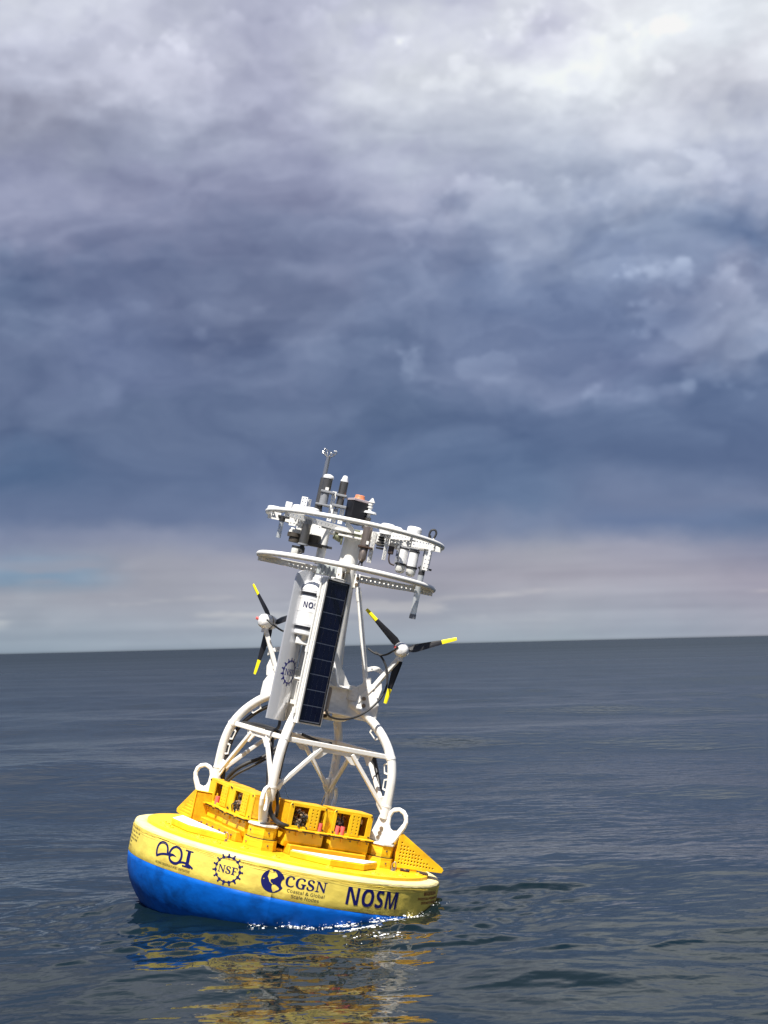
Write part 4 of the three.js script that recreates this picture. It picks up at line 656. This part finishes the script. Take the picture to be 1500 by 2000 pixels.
{
  const t = instr('metal_sensor', 'grey metal cylinder hanging in front of the mast head'), x = 0.122, z = 0.28;
  part('body', [cyl(0.041, 0.041, 2.69, 2.86, x, z, 20), lathe([[0.02, 2.555], [0.036, 2.575], [0.037, 2.67], [0, 2.67]], 20, x, z)], M(0.3, 0.25, 0.22, 0.35, { metalness: 0.8 }), t); part('clamp', [box(0.13, 0.014, 0.1, x + 0.01, 2.68, z, null, 0.004)], gasket, t);
  parts('cable', [tube([[x, 2.56, z], [x + 0.01, 2.515, z + 0.01], [x - 0.005, 2.49, z + 0.015], [x - 0.02, 2.51, z + 0.01], [x - 0.012, 2.545, z]], 0.007, 8), cyl(0.016, 0.02, 2.54, 2.56, x, z, 10)], rubber, t); part('label_band', box(0.022, 0.03, 0.01, x + 0.02, 2.72, z + 0.038), white, t); part('mount', perfPlate(x + 0.045, x + 0.085, 2.555, 2.83, z, 60), white, t);
}
for (const [x, z, y, r] of [[0.29, 0.34, 2.895, 0.062], [0.365, 0.33, 2.885, 0.052], [0.52, 0.3, 2.92, 0.062]]) part('dome_cap', lathe([[r * 1.05, 2.82], [r * 1.05, y - 0.006], [r, y + 0.012], [r * 0.8, y + 0.02], [0, y + 0.026]], 24, x, z), whiteGloss, ur, 'white domed antenna cap on the ring');
part('antenna_tray', [box(0.36, 0.03, 0.1, 0.4, 2.85, 0.28, null, 0.012)], white, ur);
parts('bracket_plate', [perfPlate(0.2, 0.28, 2.75, 2.83, 0.26), perfPlate(0.33, 0.52, 2.76, 2.815, 0.3), perfPlate(0.55, 0.66, 2.765, 2.86, 0.36), perfPlate(0.67, 0.73, 2.77, 2.83, 0.3), perfPlate(0.29, 0.325, 2.6, 2.83, 0.33, 55), box(0.1, 0.05, 0.06, 0.38, 2.75, 0.2, null, 0.006)], white, ur, 'white perforated bracket plates under the low side of the ring');
parts('heat_sink', [0, 1, 2, 3, 4].map((k) => cyl(0.035 - (k > 2 ? 0.008 : 0), 0.035, 2.69 + k * 0.024, 2.703 + k * 0.024, 0.255, 0.3, 14)), rubber, ur, 'small black finned unit under the ring');
part('camera_unit', [box(0.05, 0.07, 0.06, 0.355, 2.7, 0.3, null, 0.008), tube([[0.35, 2.665, 0.31], [0.352, 2.62, 0.32], [0.37, 2.585, 0.32], [0.41, 2.575, 0.32]], 0.007, 8)], M(0.05, 0.035, 0.03, 0.5), ur, 'dark unit with trailing cable');
for (const [x, z, y, lb] of [[0.465, 0.3, 2.66, 'white canister hanging under the ring, nearer the mast'], [0.56, 0.3, 2.65, 'white canister hanging under the ring, farther from the mast']]) {
  const t = instr('hanging_canister', lb);
  part('body', cyl(0.043, 0.043, y - 0.055, y + 0.07, x, z, 20), whiteGloss, t); part('dome', lathe([[0.042, y - 0.07], [0.044, y - 0.085], [0.042, y - 0.12], [0.03, y - 0.138], [0, y - 0.143]], 20, x, z), frost, t); part('collar', [cyl(0.05, 0.05, y - 0.071, y - 0.055, x, z, 20), cyl(0.046, 0.046, y + 0.07, y + 0.082, x, z, 20)], rubber, t);
}
part('rig_bracket', [box(0.2, 0.012, 0.05, 0.5, 2.745, 0.29), perfPlate(0.405, 0.425, 2.6, 2.77, 0.34), box(0.03, 0.02, 0.05, 0.42, 2.6, 0.3)], greyPlastic, ur);
{
  const t = instr('hanging_sensor', 'long clear tube hanging past the lower ring'), x = 0.655, z = 0.3;
  part('tube', new THREE.CylinderGeometry(0.027, 0.027, 0.42, 18, 1, true).translate(x, 2.395, z), clear, t); part('end_cap', cyl(0.029, 0.029, 2.155, 2.195, x, z, 18), greyPlastic, t); part('collar', [cyl(0.028, 0.026, 2.54, 2.62, x, z, 16), box(0.12, 0.014, 0.05, x + 0.02, 2.6, z)], rubber, t);
  part('mount', [perfPlate(x - 0.005, x + 0.055, 2.585, 2.77, z + 0.035)], white, t); part('side_plate', box(0.012, 0.19, 0.04, x - 0.012, 2.68, z + 0.01), greyPlastic, t);
}
{
  parts('cable_loop', [tube([[0.672, 2.86, 0.25], [0.655, 2.9, 0.25], [0.665, 2.945, 0.25], [0.695, 2.955, 0.25], [0.712, 2.93, 0.25], [0.7, 2.88, 0.25]], 0.009, 8), rod([0.668, 2.855, 0.25], [0.66, 2.9, 0.25], 0.013)], rubber, ur, 'black cable loop above the ring');
  part('loop_stem', rod([0.692, 2.85, 0.25], [0.712, 2.92, 0.25], 0.008), whiteGloss, ur);
}
// terminal blocks under the lower ring at the head of the solar panel
parts('terminal_block', [0, 1, 2, 3].map((k) => box(0.014, 0.07, 0.014, -0.2 + k * 0.036, 2.405, 0.5, null, 0.003)), greyPlastic, lr, 'grey cable clamps under the lower ring');
part('terminal_plate', box(0.17, 0.09, 0.012, -0.145, 2.405, 0.485, null, 0.004), M(0.45, 0.48, 0.47, 0.4), lr);

// cables ----------------------------------------------------------
const cables = grp('cabling', buoy);
const leg = (a, r, y, off = 0) => at(radial(a), r, y, off);
part('cable', tube([leg(196, 0.735, 0.42, 0.02), leg(196, 0.748, 0.6, 0.02), leg(196, 0.735, 0.78, 0.02), leg(196, 0.69, 0.92, 0.02), leg(196, 0.6, 1.04, 0.02), leg(196, 0.48, 1.14, 0.02), leg(196, 0.32, 1.22, 0.02)], 0.018, 8, true, 50), rubber, cables, 'black cable along the inside of the leg');
part('cable', tube([leg(196, 0.66, 0.965, 0), V3(-0.45, 0.99, 0.2), V3(-0.3, 0.985, 0.38), V3(-0.24, 0.965, 0.5)], 0.016, 8), rubber, cables, 'black cable laid on the brace');
part('cable', tube([V3(-0.27, 1.08, 0.5), V3(-0.27, 1.02, 0.5), V3(-0.3, 0.985, 0.45), V3(-0.38, 0.975, 0.36)], 0.013, 8), rubber, cables, 'black cable below the vane');
parts('cable', [tube([V3(-0.67, 0.42, -0.05), V3(-0.6, 0.55, 0.0), V3(-0.5, 0.64, 0.0), V3(-0.4, 0.7, -0.05), V3(-0.3, 0.8, -0.1), V3(-0.2, 0.93, -0.2)], 0.017, 8), tube([V3(-0.68, 0.38, 0), V3(-0.58, 0.52, 0.03), V3(-0.47, 0.61, 0.02), V3(-0.36, 0.7, 0.0), V3(-0.25, 0.82, -0.1)], 0.012, 8)], rubber, cables, 'black cable slanting behind the struts');
parts('cable', [tube([V3(-0.33, 0.93, 0.22), V3(-0.3, 0.75, 0.3), V3(-0.26, 0.55, 0.4), V3(-0.22, 0.4, 0.5)], 0.024, 10)], blackPaint, cables, 'thick black hose beside the strut');
part('cable', tube([leg(104.7, 0.7, 0.3, -0.06), leg(104.7, 0.72, 0.36, -0.065), leg(104.7, 0.735, 0.5, -0.03), leg(104.7, 0.73, 0.8, -0.02), leg(104.7, 0.66, 1.0, -0.015)], 0.013, 8), rubber, cables, 'black cable behind the front leg');
part('cable', tube([leg(104.7, 0.8, 0.41, -0.005), leg(104.7, 0.8, 0.34, -0.03), leg(104.7, 0.79, 0.28, -0.08), leg(104.7, 0.76, 0.25, -0.16), V3(-0.02, 0.25, 0.66)], 0.02, 10), rubber, cables, 'thick black cable out of the foot of the front leg');
parts('cable', [0, 1, 2, 3, 4].map((k) => tube([V3(-0.2 + k * 0.014, 0.55 - k * 0.03, 0.35), V3(-0.12, 0.4 - k * 0.016, 0.3 + k * 0.02), V3(-0.02, 0.34 - k * 0.012, 0.34), V3(0.1, 0.32, 0.4)], 0.006, 6)), rubber, cables, 'bundle of thin black cables inside the frame');
part('cable', tube([V3(-0.16, 0.6, 0.3), V3(-0.07, 0.44, 0.32), V3(0.05, 0.36, 0.4)], 0.004, 6), M(0.25, 0.4, 0.6, 0.5), cables, 'thin pale blue cable inside the frame');
part('cable', tube([V3(-0.06, 1.0, 0.55), V3(0.05, 0.975, 0.5), V3(0.2, 0.97, 0.47)], 0.013, 8), rubber, cables, 'black cable on the front brace');
parts('cable', [tube([V3(0.575, 0.91, -0.06), V3(0.645, 0.74, 0.03), V3(0.715, 0.56, 0.13)], 0.02, 8)], blackPaint, cables, 'thick black hose near the right strut');
part('cable', tube([V3(0.095, 1.24, 0.62), V3(0.13, 1.2, 0.6), V3(0.24, 1.19, 0.5), V3(0.38, 1.25, 0.36), V3(0.5, 1.38, 0.28), V3(0.555, 1.52, 0.24), V3(0.53, 1.68, 0.22), V3(0.46, 1.78, 0.2), V3(0.4, 1.81, 0.15)], 0.0095, 8, true, 70), rubber, cables, 'black cable curving from the solar panel to the turbine arm');
part('cable', tube([V3(0.33, 1.83, 0.12), V3(0.4, 1.8, 0.16), V3(0.48, 1.8, 0.2), V3(0.55, 1.85, 0.25), V3(0.585, 1.895, 0.27)], 0.0085, 8, true, 40), rubber, cables, 'black cable to the turbine plug');
part('cable', tube([V3(-0.6, 1.9, 0.0), V3(-0.52, 1.86, 0.03), V3(-0.44, 1.83, 0.05), V3(-0.38, 1.83, 0.02)], 0.008, 8), rubber, cables, 'black cable at the rear turbine');
part('conduit', [tube([V3(0.09, 1.19, 0.52), V3(0.085, 1.3, 0.42), V3(0.08, 1.42, 0.3)], 0.026, 10)], bronze, cables, 'brown conduit beside the solar panel');
parts('ground_stay', [0, 1, 2].map((k) => rod(leg(287.5, 0.76, 0.62), leg(287.5 + (k - 1) * 5, 0.78 - k * 0.02, 0.26), 0.007)), steel, cables, 'thin steel rods at the far leg');

// ---------------------------------------------------------------- foam and droplets where the hull meets the water
{
  const rf = rng(2024), mats = [], inv = new THREE.Matrix4(), q = new THREE.Quaternion(), s = V3(1, 1, 1);
  buoy.updateMatrixWorld(true); inv.copy(buoy.matrixWorld).invert();
  const prof = (y) => (y > -0.33 ? 1.35 : y > -0.5 ? 1.345 - (-0.33 - y) * 0.33 : Math.max(0.9, 1.29 - (-0.5 - y) * 0.72));
  const drop = (x, z, lift, r) => { const y = seaHeight(x, z, 0.02, 0, -1) + lift; q.setFromEuler(new THREE.Euler((rf() - 0.5) * 0.5, rf() * 6, (rf() - 0.5) * 0.5)); s.set(r * (0.8 + rf() * 1.6), r * (0.25 + rf() * 0.4), r * (0.8 + rf() * 1.2)); mats.push(new THREE.Matrix4().compose(V3(x, y, z), q, s)); };
  for (let i = 0; i < 1100; i++) {
    const azl = 12 + rf() * 84, a = azl * D; // find where the wall meets the water along this direction
    let px = 0, pz = 0, ok = false;
    for (let y = -0.1; y > -0.8; y -= 0.012) { const w = pol(prof(y), azl, y).applyMatrix4(buoy.matrixWorld); if (w.y < seaHeight(w.x, w.z, 0.02, 0, -1)) { px = w.x; pz = w.z; ok = true; break; } }
    if (!ok) continue;
    const dens = 0.05 + 0.95 * Math.exp(-Math.pow((azl - 55) / 32, 2)), clump = 0.5 + fbm(azl * 0.16, 3.3, 4, 811) * 1.7; if (rf() > dens * clump) continue;
    const out = Math.pow(rf(), 2.2) * 0.17, w = V3(px - BUOY.x, 0, pz - BUOY.z).normalize();
    drop(px + w.x * (out + 0.006), pz + w.z * (out + 0.006), (rf() < 0.3 ? rf() * 0.035 * (1 - out * 4) : 0) + 0.001, 0.0016 + Math.pow(rf(), 4) * 0.007);
  }
  for (const [cx, cz, n, sp] of [[-0.28, -12.85, 70, 0.09], [-0.05, -12.55, 40, 0.2]]) for (let k = 0; k < n; k++) { const g = () => (rf() + rf() + rf() - 1.5) * sp; drop(cx + g() * 1.6, cz + g() * 0.5, rf() * 0.006, 0.002 + Math.pow(rf(), 3) * 0.008); }
  const geo = new THREE.IcosahedronGeometry(1, 1), m = new THREE.InstancedMesh(geo, M(0.86, 0.88, 0.88, 0.25), mats.length); mats.forEach((x, i) => m.setMatrixAt(i, x));
  m.name = 'foam'; m.userData = { kind: 'stuff', label: 'white foam and droplets where the low side of the hull meets water', category: 'foam' }; scene.add(m);
}

renderer.render(scene, camera);
